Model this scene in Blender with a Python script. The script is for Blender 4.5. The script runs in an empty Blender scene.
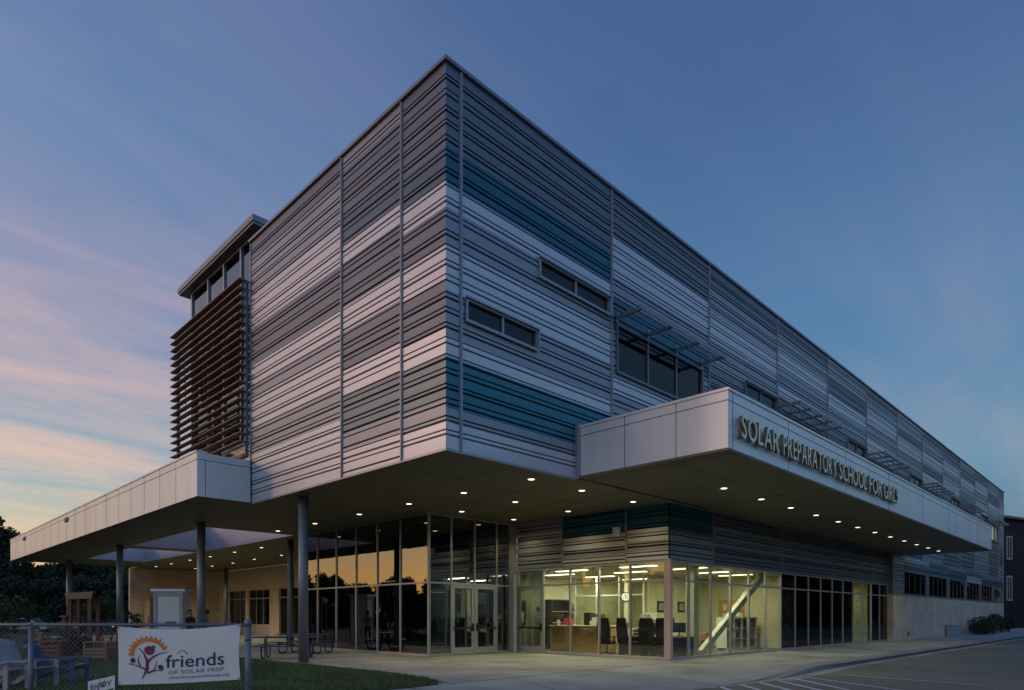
import bpy, bmesh, math, random
from mathutils import Vector, Matrix, noise as mnoise
R = math.radians
rnd = random.Random(7)
sc = bpy.context.scene
col = sc.collection

# ------------------------------------------------------------------ camera
YAW = R(44.776); CX, CY = -9.436, -11.463
cam = bpy.data.cameras.new("camera"); camo = bpy.data.objects.new("camera", cam); col.objects.link(camo)
camo.location = (CX, CY, 1.6); camo.rotation_euler = (R(90), 0, YAW - R(90))
cam.sensor_width = 36; cam.lens = 36 * 655.8 / 1024; cam.shift_y = (616.3 - 345) / 1024
cam.clip_start = .1; cam.clip_end = 2000
sc.camera = camo

# ------------------------------------------------------------------ world
SUN_AZ, SUN_EL = R(138), R(17)
world = bpy.data.worlds.new("World"); sc.world = world; world.use_nodes = True
wt = world.node_tree; wt.nodes.clear()
def N(t, ty, **kw):
    n = t.nodes.new(ty)
    for k, v in kw.items(): setattr(n, k, v)
    return n
def ramp(t, stops, interp='LINEAR'):
    r = N(t, 'ShaderNodeValToRGB'); r.color_ramp.interpolation = interp
    e = r.color_ramp.elements
    while len(e) < len(stops): e.new(.5)
    for el, (p, c) in zip(e, stops): el.position = p; el.color = (*c, 1) if len(c) == 3 else c
    return r
def srgb(r, g, b):
    f = lambda c: (c / 255 / 12.92) if c / 255 <= .04045 else ((c / 255 + .055) / 1.055) ** 2.4
    return (f(r), f(g), f(b))
L = wt.links.new
tc = N(wt, 'ShaderNodeTexCoord'); sep = N(wt, 'ShaderNodeSeparateXYZ'); L(tc.outputs['Generated'], sep.inputs[0])
zc = N(wt, 'ShaderNodeMath', operation='MAXIMUM'); L(sep.outputs[2], zc.inputs[0]); zc.inputs[1].default_value = 0.0
dotn = N(wt, 'ShaderNodeVectorMath', operation='DOT_PRODUCT'); L(tc.outputs['Generated'], dotn.inputs[0])
dotn.inputs[1].default_value = (math.cos(R(132)), math.sin(R(132)), 0)
mr = N(wt, 'ShaderNodeMapRange', interpolation_type='SMOOTHSTEP'); L(dotn.outputs['Value'], mr.inputs[0])
mr.inputs[1].default_value = -.25; mr.inputs[2].default_value = .85
cool = ramp(wt, [(0, srgb(40, 82, 104)), (.08, srgb(58, 108, 138)), (.2, srgb(74, 130, 168)), (.40, srgb(74, 118, 164)), (.6, srgb(60, 94, 146)), (.8, srgb(52, 80, 132)), (1, srgb(48, 76, 120))])
warm = ramp(wt, [(0, srgb(240, 172, 106)), (.06, srgb(236, 188, 132)), (.11, srgb(198, 190, 166)), (.17, srgb(134, 170, 184)), (.27, srgb(150, 158, 180)), (.38, srgb(138, 144, 178)), (.55, srgb(104, 134, 176)), (.75, srgb(84, 116, 166)), (1, srgb(60, 90, 140))])
L(zc.outputs[0], cool.inputs[0]); L(zc.outputs[0], warm.inputs[0])
base = N(wt, 'ShaderNodeMix', data_type='RGBA'); L(mr.outputs[0], base.inputs[0]); L(cool.outputs[0], base.inputs[6]); L(warm.outputs[0], base.inputs[7])
# clouds: direction projected on a high layer
den = N(wt, 'ShaderNodeMath', operation='ADD'); L(zc.outputs[0], den.inputs[0]); den.inputs[1].default_value = .22
dv = N(wt, 'ShaderNodeVectorMath', operation='DIVIDE'); L(tc.outputs['Generated'], dv.inputs[0])
cmb = N(wt, 'ShaderNodeCombineXYZ')
for i in range(3): L(den.outputs[0], cmb.inputs[i])
L(cmb.outputs[0], dv.inputs[1])
mp = N(wt, 'ShaderNodeMapping'); L(dv.outputs[0], mp.inputs[0]); mp.inputs['Rotation'].default_value = (0, 0, R(-28)); mp.inputs['Scale'].default_value = (.55, 2.2, .4)
ns = N(wt, 'ShaderNodeTexNoise'); L(mp.outputs[0], ns.inputs['Vector']); ns.inputs['Scale'].default_value = 2.3; ns.inputs['Detail'].default_value = 9; ns.inputs['Roughness'].default_value = .6; ns.inputs['Distortion'].default_value = .5
cr = ramp(wt, [(.36, (0, 0, 0)), (.68, (1, 1, 1))]); L(ns.outputs[0], cr.inputs[0])
mk = N(wt, 'ShaderNodeMapRange', interpolation_type='SMOOTHSTEP'); L(dotn.outputs['Value'], mk.inputs[0]); mk.inputs[1].default_value = -.2; mk.inputs[2].default_value = .75; mk.inputs[3].default_value = .16
el = ramp(wt, [(0, (.25,)*3), (.12, (.6,)*3), (.2, (1,)*3), (.40, (.85,)*3), (.52, (.4,)*3), (1, (.25,)*3)]); L(zc.outputs[0], el.inputs[0])
m1 = N(wt, 'ShaderNodeMath', operation='MULTIPLY'); L(cr.outputs[0], m1.inputs[0]); L(mk.outputs[0], m1.inputs[1])
m2 = N(wt, 'ShaderNodeMath', operation='MULTIPLY'); L(m1.outputs[0], m2.inputs[0]); L(el.outputs[0], m2.inputs[1])
cc = ramp(wt, [(0, srgb(252, 176, 110)), (.12, srgb(230, 194, 168)), (.3, srgb(206, 174, 174)), (.5, srgb(150, 146, 176)), (1, srgb(120, 130, 170))]); L(zc.outputs[0], cc.inputs[0])
cl = N(wt, 'ShaderNodeMix', data_type='RGBA'); L(m2.outputs[0], cl.inputs[0]); L(base.outputs[2], cl.inputs[6]); L(cc.outputs[0], cl.inputs[7])
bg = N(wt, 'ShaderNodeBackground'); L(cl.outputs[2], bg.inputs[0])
# unseen sky behind the camera: brightness added to light the building faces
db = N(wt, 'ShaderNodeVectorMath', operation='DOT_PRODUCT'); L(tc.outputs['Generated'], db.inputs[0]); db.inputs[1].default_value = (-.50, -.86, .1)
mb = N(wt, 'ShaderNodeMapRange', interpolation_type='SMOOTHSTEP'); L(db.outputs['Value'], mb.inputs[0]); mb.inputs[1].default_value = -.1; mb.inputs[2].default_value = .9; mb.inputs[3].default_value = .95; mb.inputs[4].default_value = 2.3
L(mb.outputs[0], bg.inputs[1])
sky = N(wt, 'ShaderNodeTexSky', sky_type='NISHITA', sun_disc=False); sky.sun_elevation = SUN_EL * .12; sky.sun_rotation = R(90) - SUN_AZ
bg2 = N(wt, 'ShaderNodeBackground'); L(sky.outputs[0], bg2.inputs[0]); bg2.inputs[1].default_value = .05
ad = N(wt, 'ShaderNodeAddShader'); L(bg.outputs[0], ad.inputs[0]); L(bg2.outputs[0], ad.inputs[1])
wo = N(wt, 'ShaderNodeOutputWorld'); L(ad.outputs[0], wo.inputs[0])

sun = bpy.data.lights.new("sun", 'SUN'); sun.energy = .42; sun.angle = R(9); sun.color = (1, .62, .44)
suno = bpy.data.objects.new("sun", sun); col.objects.link(suno)
sd = Vector((math.cos(SUN_AZ) * math.cos(SUN_EL), math.sin(SUN_AZ) * math.cos(SUN_EL), math.sin(SUN_EL)))
suno.rotation_euler = sd.to_track_quat('Z', 'Y').to_euler(); suno.location = (-30, 30, 30)
vs = sc.view_settings; vs.view_transform = 'Standard'; vs.look = 'None'; vs.exposure = 0; vs.gamma = 1
sc.cycles.use_denoising = True
sc.cycles.max_bounces = 8; sc.cycles.transparent_max_bounces = 16; sc.cycles.sample_clamp_indirect = 4
sc.cycles.caustics_reflective = False; sc.cycles.caustics_refractive = False

# ------------------------------------------------------------------ materials
def mat(name, colr, rough=.6, metal=0, var=.12, scale=3, emit=None, es=0, bump=0, spec=.5, vscale=(1, 1, 1), var2=0, scale2=.3):
    m = bpy.data.materials.new(name); m.use_nodes = True; t = m.node_tree; b = t.nodes['Principled BSDF']
    b.inputs['Base Color'].default_value = (*colr, 1); b.inputs['Roughness'].default_value = rough
    b.inputs['Metallic'].default_value = metal; b.inputs['Specular IOR Level'].default_value = spec
    tcn = N(t, 'ShaderNodeTexCoord'); mpn = N(t, 'ShaderNodeMapping'); t.links.new(tcn.outputs['Object'], mpn.inputs[0]); mpn.inputs['Scale'].default_value = vscale
    if var:
        n = N(t, 'ShaderNodeTexNoise'); t.links.new(mpn.outputs[0], n.inputs['Vector']); n.inputs['Scale'].default_value = scale; n.inputs['Detail'].default_value = 6
        src = n.outputs[0]
        if var2:
            n2 = N(t, 'ShaderNodeTexNoise'); t.links.new(mpn.outputs[0], n2.inputs['Vector']); n2.inputs['Scale'].default_value = scale2; n2.inputs['Detail'].default_value = 4
            a = N(t, 'ShaderNodeMapRange'); t.links.new(n2.outputs[0], a.inputs[0]); a.inputs[1].default_value = .3; a.inputs[2].default_value = .7; a.inputs[3].default_value = 1 - var2; a.inputs[4].default_value = 1 + var2
        k = N(t, 'ShaderNodeMapRange'); t.links.new(src, k.inputs[0]); k.inputs[1].default_value = .25; k.inputs[2].default_value = .75; k.inputs[3].default_value = 1 - var; k.inputs[4].default_value = 1 + var
        out = k.outputs[0]
        if var2:
            mm = N(t, 'ShaderNodeMath', operation='MULTIPLY'); t.links.new(out, mm.inputs[0]); t.links.new(a.outputs[0], mm.inputs[1]); out = mm.outputs[0]
        v = N(t, 'ShaderNodeVectorMath', operation='SCALE'); v.inputs[0].default_value = colr; t.links.new(out, v.inputs['Scale']); t.links.new(v.outputs[0], b.inputs['Base Color'])
        rr = N(t, 'ShaderNodeMapRange'); t.links.new(src, rr.inputs[0]); rr.inputs[3].default_value = max(.03, rough - .1); rr.inputs[4].default_value = min(1, rough + .1); t.links.new(rr.outputs[0], b.inputs['Roughness'])
        if bump:
            bp = N(t, 'ShaderNodeBump'); bp.inputs['Strength'].default_value = bump; bp.inputs['Distance'].default_value = .02; t.links.new(src, bp.inputs['Height']); t.links.new(bp.outputs[0], b.inputs['Normal'])
    if emit: b.inputs['Emission Color'].default_value = (*emit, 1); b.inputs['Emission Strength'].default_value = es
    return m
def glassmat(name, refl, tint, rough=.0, gcol=(.95, .97, .97)):
    m = bpy.data.materials.new(name); m.use_nodes = True; t = m.node_tree; t.nodes.clear()
    tr = N(t, 'ShaderNodeBsdfTransparent'); tr.inputs[0].default_value = (*tint, 1)
    gl = N(t, 'ShaderNodeBsdfGlossy'); gl.inputs['Roughness'].default_value = rough; gl.inputs[0].default_value = (*gcol, 1)
    fr = N(t, 'ShaderNodeFresnel'); geo = N(t, 'ShaderNodeNewGeometry'); ior = N(t, 'ShaderNodeMapRange'); t.links.new(geo.outputs['Backfacing'], ior.inputs[0]); ior.inputs[3].default_value = 1.5; ior.inputs[4].default_value = 1 / 1.5; t.links.new(ior.outputs[0], fr.inputs[0])
    mrn = N(t, 'ShaderNodeMapRange'); t.links.new(fr.outputs[0], mrn.inputs[0]); mrn.inputs[3].default_value = refl; mrn.inputs[4].default_value = 1
    n = N(t, 'ShaderNodeTexNoise'); n.inputs['Scale'].default_value = .7; tcn = N(t, 'ShaderNodeTexCoord'); t.links.new(tcn.outputs['Object'], n.inputs['Vector'])
    bp = N(t, 'ShaderNodeBump'); bp.inputs['Strength'].default_value = .05; bp.inputs['Distance'].default_value = .05; t.links.new(n.outputs[0], bp.inputs['Height']); t.links.new(bp.outputs[0], gl.inputs['Normal'])
    mx = N(t, 'ShaderNodeMixShader'); t.links.new(mrn.outputs[0], mx.inputs[0]); t.links.new(tr.outputs[0], mx.inputs[1]); t.links.new(gl.outputs[0], mx.inputs[2])
    o = N(t, 'ShaderNodeOutputMaterial'); t.links.new(mx.outputs[0], o.inputs[0]); return m
def brickmat(name, c1, c2, mortar, w, h, plane='xz', msize=.012):
    m = mat(name, c1, .85, 0, .1, 6); t = m.node_tree; b = t.nodes['Principled BSDF']
    tcn = N(t, 'ShaderNodeTexCoord'); sp = N(t, 'ShaderNodeSeparateXYZ'); t.links.new(tcn.outputs['Object'], sp.inputs[0]); cb = N(t, 'ShaderNodeCombineXYZ')
    ad_ = N(t, 'ShaderNodeMath', operation='ADD'); t.links.new(sp.outputs[0], ad_.inputs[0]); t.links.new(sp.outputs[1], ad_.inputs[1]); t.links.new(ad_.outputs[0], cb.inputs[0]); t.links.new(sp.outputs[2], cb.inputs[1])
    br = N(t, 'ShaderNodeTexBrick'); t.links.new(cb.outputs[0], br.inputs['Vector']); br.inputs['Color1'].default_value = (*c1, 1); br.inputs['Color2'].default_value = (*c2, 1); br.inputs['Mortar'].default_value = (*mortar, 1)
    br.inputs['Scale'].default_value = 1; br.inputs['Brick Width'].default_value = w; br.inputs['Row Height'].default_value = h; br.inputs['Mortar Size'].default_value = msize; br.inputs['Bias'].default_value = -.1
    n = N(t, 'ShaderNodeTexNoise'); t.links.new(cb.outputs[0], n.inputs['Vector']); n.inputs['Scale'].default_value = .8; n.inputs['Detail'].default_value = 5
    k = N(t, 'ShaderNodeMapRange'); t.links.new(n.outputs[0], k.inputs[0]); k.inputs[1].default_value = .3; k.inputs[2].default_value = .7; k.inputs[3].default_value = .82; k.inputs[4].default_value = 1.15
    v = N(t, 'ShaderNodeVectorMath', operation='SCALE'); t.links.new(br.outputs[0], v.inputs[0]); t.links.new(k.outputs[0], v.inputs['Scale']); t.links.new(v.outputs[0], b.inputs['Base Color'])
    bp = N(t, 'ShaderNodeBump'); bp.inputs['Strength'].default_value = .6; bp.inputs['Distance'].default_value = .01; bp.invert = True; t.links.new(br.outputs['Fac'], bp.inputs['Height']); t.links.new(bp.outputs[0], b.inputs['Normal'])
    return m
M = {}
st = (.35, .35, .35)
M['light'] = mat('silver light panel', (.52, .52, .545), .40, .4, .05, 1.2, bump=.12, vscale=(.3, .3, 4), var2=.05)
M['mid'] = mat('silver grey panel', (.27, .285, .315), .42, .4, .06, 1.2, bump=.12, vscale=(.3, .3, 4), var2=.05)
M['dark'] = mat('grey panel', (.145, .16, .19), .44, .4, .06, 1.2, bump=.12, vscale=(.3, .3, 4), var2=.05)
M['blue'] = mat('deep blue panel', (.014, .105, .155), .42, .3, .06, 1.2, vscale=(.3, .3, 4), var2=.05)
M['teal'] = mat('teal panel', (.022, .145, .19), .42, .3, .06, 1.2, vscale=(.3, .3, 4), var2=.05)
M['trim'] = mat('silver trim', (.30, .31, .33), .4, .5, .05, 2)
M['cap'] = mat('parapet cap metal', (.2, .21, .23), .4, .5, .05, 2)
M['alu'] = mat('aluminium composite', (.74, .72, .69), .38, .3, .06, 1.6, vscale=(1.4, 1.4, .25), var2=.08, scale2=.5)
M['gap'] = mat('dark joint', (.02, .02, .02), .8, 0, 0)
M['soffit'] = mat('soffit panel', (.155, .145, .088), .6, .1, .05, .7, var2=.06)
M['frame'] = mat('storefront frame', (.42, .41, .40), .4, .5, .05, 2)
M['darkframe'] = mat('dark window frame', (.16, .17, .19), .4, .5, .05, 2)
M['col'] = mat('painted steel column', (.20, .21, .22), .45, .3, .08, 2, var2=.05)
M['wood'] = mat('brown wood tone louvre', (.26, .15, .10), .5, 0, .18, 2, vscale=(1, .3, 6))
M['conc'] = mat('concrete', (.34, .32, .285), .9, 0, .10, 14, bump=.3, var2=.3, scale2=.5)
M['kerb'] = mat('kerb concrete', (.27, .26, .235), .9, 0, .15, 10, bump=.3, var2=.15)
M['road'] = mat('worn road', (.185, .16, .115), .9, 0, .16, 40, bump=.3, var2=.25, scale2=.25)
M['paint'] = mat('worn white paint', (.62, .62, .60), .8, 0, .3, 12)
M['lawn'] = mat('turf soil', (.022, .034, .012), .95, 0, .35, 3, var2=.3)
M['blade'] = mat('grass blade', (.075, .115, .016), .7, 0, .35, .7, var2=.3)
M['brick'] = brickmat('tan brick', (.66, .50, .35), (.56, .42, .29), (.46, .38, .29), .4, .2)
M['tan'] = mat('tan smooth panel', (.62, .50, .38), .6, 0, .05, 1)
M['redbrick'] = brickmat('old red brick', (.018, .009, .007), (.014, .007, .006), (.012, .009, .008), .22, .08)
M['lobby'] = glassmat('reflective lobby glass', .17, (.20, .23, .21))
M['clear'] = glassmat('clear shop glass', .04, (.86, .9, .84))
M['tint'] = glassmat('tinted glass', .01, (.12, .14, .15), gcol=(.62, .66, .7))
M['dimglass'] = glassmat('dim glass', .12, (.4, .45, .4))
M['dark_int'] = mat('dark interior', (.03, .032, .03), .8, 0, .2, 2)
M['cream'] = mat('cream wall', (.60, .56, .37), .8, 0, .04, 1)
M['ceil'] = mat('ceiling tile', (.60, .58, .44), .9, 0, .04, 1)
M['carpet'] = mat('carpet', (.12, .11, .08), .95, 0, .2, 10)
M['oak'] = mat('oak laminate', (.52, .31, .10), .5, 0, .15, 3, vscale=(1, 1, 6))
M['black'] = mat('black', (.012, .012, .013), .5, 0, .2, 3)
M['white'] = mat('white paint', (.72, .71, .69), .5, 0, .05, 2)
M['steelwhite'] = mat('cream painted steel', (.68, .66, .5), .5, 0, .04, 2)
M['lamp'] = mat('lit downlight', (.9, .9, .8), .5, 0, 0, emit=(1, .93, .72), es=2.6)
M['tube'] = mat('lit ceiling panel', (.9, .9, .8), .5, 0, 0, emit=(1, .97, .72), es=3.2)
M['letter'] = mat('brushed brass letter', (.88, .76, .50), .4, .1, .08, 8)
M['bronze'] = mat('dark bronze letter return', (.20, .17, .11), .45, .3, .1, 8)
M['galv'] = mat('galvanised steel', (.17, .18, .19), .5, .4, .12, 20)
M['banner'] = mat('white vinyl banner', (.68, .645, .56), .6, 0, .03, 3)
M['navy'] = mat('navy print', (.02, .015, .05), .6, 0, 0)
M['magenta'] = mat('magenta print', (.19, .008, .07), .6, 0, .25, 2)
M['orange'] = mat('orange print', (.62, .17, .02), .6, 0, .25, 2)
M['greyprint'] = mat('grey print', (.20, .14, .17), .6, 0, 0)
M['green'] = mat('green print', (.01, .16, .04), .6, 0, 0)
M['bluewood'] = mat('blue painted slat', (.03, .085, .17), .6, 0, .15, 5)
M['whitewood'] = mat('weathered white slat', (.36, .355, .345), .7, 0, .15, 5)
M['rawwood'] = mat('raw timber', (.30, .17, .09), .8, 0, .25, 4, vscale=(1, 1, 4))
M['redwood'] = mat('reddish timber', (.16, .06, .035), .8, 0, .25, 4)
M['bluemetal'] = mat('blue coated steel', (.02, .035, .09), .45, 0, .1, 5)
M['bark'] = mat('bark', (.06, .045, .03), .95, 0, .3, 6, bump=.5)
def leafmat(name, c):
    m = mat(name, c, .7, 0, .4, .9, var2=.35, scale2=.25); return m
M['leafd'] = leafmat('dark foliage', (.022, .036, .014)); M['leafm'] = leafmat('mid foliage', (.045, .07, .02)); M['leafr'] = leafmat('brownish foliage', (.06, .05, .02))
M['skin'] = mat('skin', (.30, .17, .11), .6, 0, .05, 4); M['hair'] = mat('dark hair', (.015, .01, .008), .7, 0, .2, 20)
M['cloth'] = mat('dark clothes', (.02, .022, .03), .8, 0, .2, 5); M['cloth2'] = mat('grey clothes', (.22, .21, .22), .8, 0, .2, 5)
M['car'] = mat('silver car paint', (.40, .41, .43), .3, .5, .03, 2); M['car2'] = mat('blue car paint', (.05, .09, .16), .3, .4, .03, 2)
M['rubber'] = mat('rubber', (.02, .02, .02), .8, 0, .1, 5)
M['amber'] = mat('amber lamp', (.9, .7, .2), .5, 0, 0, emit=(1, .7, .2), es=4)
M['yellowlit'] = mat('lit blind', (.6, .55, .15), .8, 0, 0, emit=(.75, .7, .18), es=3)
M['red'] = mat('red plastic', (.5, .03, .03), .5, 0, .1, 4)
M['paper'] = mat('paper', (.7, .69, .6), .8, 0, .05, 4)
M['cover'] = mat('storage box', (.3, .32, .3), .6, 0, .1, 3)
M['pink'] = mat('primed pink jamb', (.52, .36, .33), .45, .1, .04, 2)

# ------------------------------------------------------------------ helpers
class MB:
    def __init__(s): s.v = []; s.f = []; s.mi = []; s.uvs = None
    def face(s, pts, mi=0):
        k = len(s.v); s.v += [tuple(p) for p in pts]; s.f.append(tuple(range(k, k + len(pts)))); s.mi.append(mi)
    def box(s, a, b, mi=0):
        x0, x1 = sorted((a[0], b[0])); y0, y1 = sorted((a[1], b[1])); z0, z1 = sorted((a[2], b[2])); k = len(s.v)
        s.v += [(x0,y0,z0),(x1,y0,z0),(x1,y1,z0),(x0,y1,z0),(x0,y0,z1),(x1,y0,z1),(x1,y1,z1),(x0,y1,z1)]
        for q in ((0,3,2,1),(4,5,6,7),(0,1,5,4),(1,2,6,5),(2,3,7,6),(3,0,4,7)): s.f.append(tuple(k + i for i in q)); s.mi.append(mi)
        return s
    def bar(s, p, q, w, h=None, mi=0, up=(0, 0, 1)):
        p, q = Vector(p), Vector(q); d = (q - p).normalized(); u = Vector(up)
        if abs(d.dot(u)) > .98: u = Vector((1, 0, 0))
        a = d.cross(u).normalized() * (w / 2); b = a.cross(d).normalized() * ((h or w) / 2); k = len(s.v)
        for c in (p, q):
            for e in (a + b, b - a, -a - b, a - b): s.v.append(tuple(c + e))
        for f in ((0,1,2,3),(7,6,5,4),(0,4,5,1),(1,5,6,2),(2,6,7,3),(3,7,4,0)): s.f.append(tuple(k + i for i in f)); s.mi.append(mi)
        return s
    def tube(s, pts, r, n=8, mi=0, caps=True):
        pts = [Vector(p) for p in pts]; rr = r if isinstance(r, (list, tuple)) else [r] * len(pts); k0 = len(s.v); ref = None
        for i, p in enumerate(pts):
            d = (pts[min(i + 1, len(pts) - 1)] - pts[max(i - 1, 0)]).normalized()
            if ref is None: ref = Vector((0, 0, 1)) if abs(d.z) < .9 else Vector((1, 0, 0))
            a = (ref - d * ref.dot(d)).normalized(); ref = a; b = d.cross(a)
            for j in range(n):
                t = 2 * math.pi * j / n; s.v.append(tuple(p + (a * math.cos(t) + b * math.sin(t)) * rr[i]))
        for i in range(len(pts) - 1):
            for j in range(n): s.f.append((k0+i*n+j, k0+i*n+(j+1)%n, k0+(i+1)*n+(j+1)%n, k0+(i+1)*n+j)); s.mi.append(mi)
        if caps:
            s.f.append(tuple(k0 + j for j in range(n))[::-1]); s.mi.append(mi); e = k0 + (len(pts) - 1) * n; s.f.append(tuple(e + j for j in range(n))); s.mi.append(mi)
        return s
    def prism(s, pts2, f0, f1, mi=0):   # pts2 polygon; f0(p),f1(p)-> 3d
        k = len(s.v); n = len(pts2); s.v += [tuple(f0(p)) for p in pts2] + [tuple(f1(p)) for p in pts2]
        s.f.append(tuple(range(k, k + n))); s.mi.append(mi); s.f.append(tuple(range(k + 2*n - 1, k + n - 1, -1))); s.mi.append(mi)
        for i in range(n): j = (i + 1) % n; s.f.append((k+i, k+j, k+n+j, k+n+i)); s.mi.append(mi)
        return s
    def build(s, name, mats, parent=None, smooth=False, bevel=0, weld=False):
        if not isinstance(mats, (list, tuple)): mats = [mats]
        me = bpy.data.meshes.new(name)
        off = parent_origin(parent)
        me.from_pydata([tuple(Vector(v) - off) for v in s.v], [], s.f)
        for m in mats: me.materials.append(m)
        for p, i in zip(me.polygons, s.mi): p.material_index = i; p.use_smooth = smooth
        bm = bmesh.new(); bm.from_mesh(me)
        if weld: bmesh.ops.remove_doubles(bm, verts=bm.verts, dist=.0004)
        bmesh.ops.recalc_face_normals(bm, faces=bm.faces); bm.to_mesh(me); bm.free()
        o = bpy.data.objects.new(name, me); col.objects.link(o)
        if parent: o.parent = parent
        if bevel:
            bv = o.modifiers.new('bevel', 'BEVEL'); bv.width = bevel; bv.segments = 2; bv.limit_method = 'ANGLE'
        return o
def parent_origin(p):
    v = Vector((0, 0, 0))
    while p:
        if p.get('_local'): return Vector((0, 0, 0))
        v += Vector(p.location); p = p.parent
    return v
def tag(o, label=None, cat=None, group=None, kind=None):
    if label: o['label'] = label
    if cat: o['category'] = cat
    if group: o['group'] = group
    if kind: o['kind'] = kind
    return o
def empty(name, loc=(0, 0, 0), rz=0, local=False):
    o = bpy.data.objects.new(name, None); col.objects.link(o); o.location = loc; o.rotation_euler = (0, 0, rz)
    if local or rz: o['_local'] = 1
    o.empty_display_size = .2
    return o
def copy_tree(o, parent=None):
    c = o.copy(); col.objects.link(c); c.parent = parent
    for ch in o.children: copy_tree(ch, c)
    return c
def BX(name, a, b, m, parent, bevel=0): return MB().box(a, b).build(name, m, parent, bevel=bevel)
F2 = Vector((math.cos(YAW), math.sin(YAW))); R2 = Vector((F2.y, -F2.x))
def at(u, D):   # ground position that is D metres in front of the camera plane and seen in column u
    p = Vector((CX, CY)) + F2 * D + R2 * ((u - 512) / 655.8 * D); return p

# ------------------------------------------------------------------ setting
S, RT = 5.4, 14.1
g = MB()
g.face([(-600, -600, -.06), (600, -600, -.06), (600, 600, -.06), (-600, 600, -.06)]); tag(g.build('ground', M['lawn']), kind='structure')
rd = MB(); rd.face([(-60, -60, 0), (140, -60, 0), (140, -2, 0), (-60, -2, 0)]); tag(rd.build('road', M['road']), kind='structure')
def sw_z(x, y):
    k = min(1, max(0, (x - 6.6) / 2.6)); e = min(1, max(0, (y + 4.25) / 2.3)); e = e * e * (3 - 2 * e)
    return .006 + (.114) * (k + (1 - k) * e)
sw = MB(); xs = [-30 + i * 1.0 for i in range(30)] + [i * .5 for i in range(0, 30)] + [15 + i * 2.5 for i in range(37)]
ys = [-4.25, -3.9, -3.5, -3, -2.5, -2, -1.5, -1, -.5, 0, 2, 5, 8, 12]
for i in range(len(xs) - 1):
    for j in range(len(ys) - 1):
        x0, x1, y0, y1 = xs[i], xs[i+1], ys[j], ys[j+1]
        sw.face([(x0,y0,sw_z(x0,y0)),(x1,y0,sw_z(x1,y0)),(x1,y1,sw_z(x1,y1)),(x0,y1,sw_z(x0,y1))])
sw.face([(-.2, 12, .12), (36, 12, .12), (36, 46.2, .12), (-.2, 46.2, .12)])
tag(sw.build('sidewalk', M['conc']), kind='structure')
jt = MB()
def joint(p, q, w=.012):
    n = max(1, int((Vector(q) - Vector(p)).length / .5)); pv = None
    d = (Vector(q) - Vector(p)).normalized(); s_ = Vector((-d.y, d.x)) * w
    for i in range(n + 1):
        c = Vector(p).lerp(Vector(q), i / n); z = sw_z(c.x, c.y) + .004; cur = ((c.x + s_.x, c.y + s_.y, z), (c.x - s_.x, c.y - s_.y, z))
        if pv: jt.face([pv[0], cur[0], cur[1], pv[1]])
        pv = cur
joint((-.25, -.35), (34, -.02), .02); 
for k in range(28): x = 1.7 + k * 3.05 - 3.05; joint((x, -.35), (x - (1.7 if k == 1 else 0), -4.2))
for k in range(4): joint((.6 + k * 3.05, -.3), (.6 + k * 3.05, 7.4))
joint((.4, 3.6), (9.7, 3.6)); joint((.4, 7.0), (5.2, 7.0)); joint((.4, 12), (5.2, 12)); joint((.4, 17), (5.2, 17))
tag(jt.build('paving_joint', M['gap']), kind='structure')
# kerb
kb = MB(); pts = []
for i in range(60):
    x = 6.9 + i * 1.6; k = min(1, max(0, (x - 6.9) / 3)); y = -4.55 + .45 * min(1, max(0, (x - 6.9) / 6)) ; pts.append((x, y, .004 + .135 * k * k * (3 - 2 * k)))
for (a, b) in zip(pts, pts[1:]):
    for q0, q1 in (((0, 'b'), (0, 't')), ((0, 't'), (.17, 't')), ((.17, 't'), (.5, 't'))):
        f = lambda p, q: (p[0], p[1] + q[0], p[2] if q[1] == 't' else -.02)
        kb.face([f(a, q0), f(b, q0), f(b, q1), f(a, q1)])
tag(kb.build('kerb', M['kerb']), kind='structure')
gt = MB(); 
for (a, b) in zip(pts, pts[1:]): gt.face([(a[0], a[1] - .45, .005), (b[0], b[1] - .45, .005), (b[0], b[1] + .02, .005), (a[0], a[1] + .02, .005)])
tag(gt.build('gutter', M['conc']), kind='structure')
ln = MB()
def line(p, q, w=.1):
    d = (Vector(q) - Vector(p)).normalized(); s_ = Vector((-d.y, d.x)) * w / 2; p, q = Vector(p), Vector(q)
    ln.face([(*(p+s_), .009), (*(q+s_), .009), (*(q-s_), .009), (*(p-s_), .009)])
for k in range(5): x = 4.4 + k * .78; line((x + .5 * 0, -4.35 - k * .12), (x - 1.9, -6.3 - k * .12), .12)
line((8.2, -4.75), (6.4, -7.6), .1); line((4.0, -4.32), (8.2, -4.72), .07); line((9.6, -5.2), (9.0, -8.5), .1)
tag(ln.build('road_marking', M['paint']), kind='structure')
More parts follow.
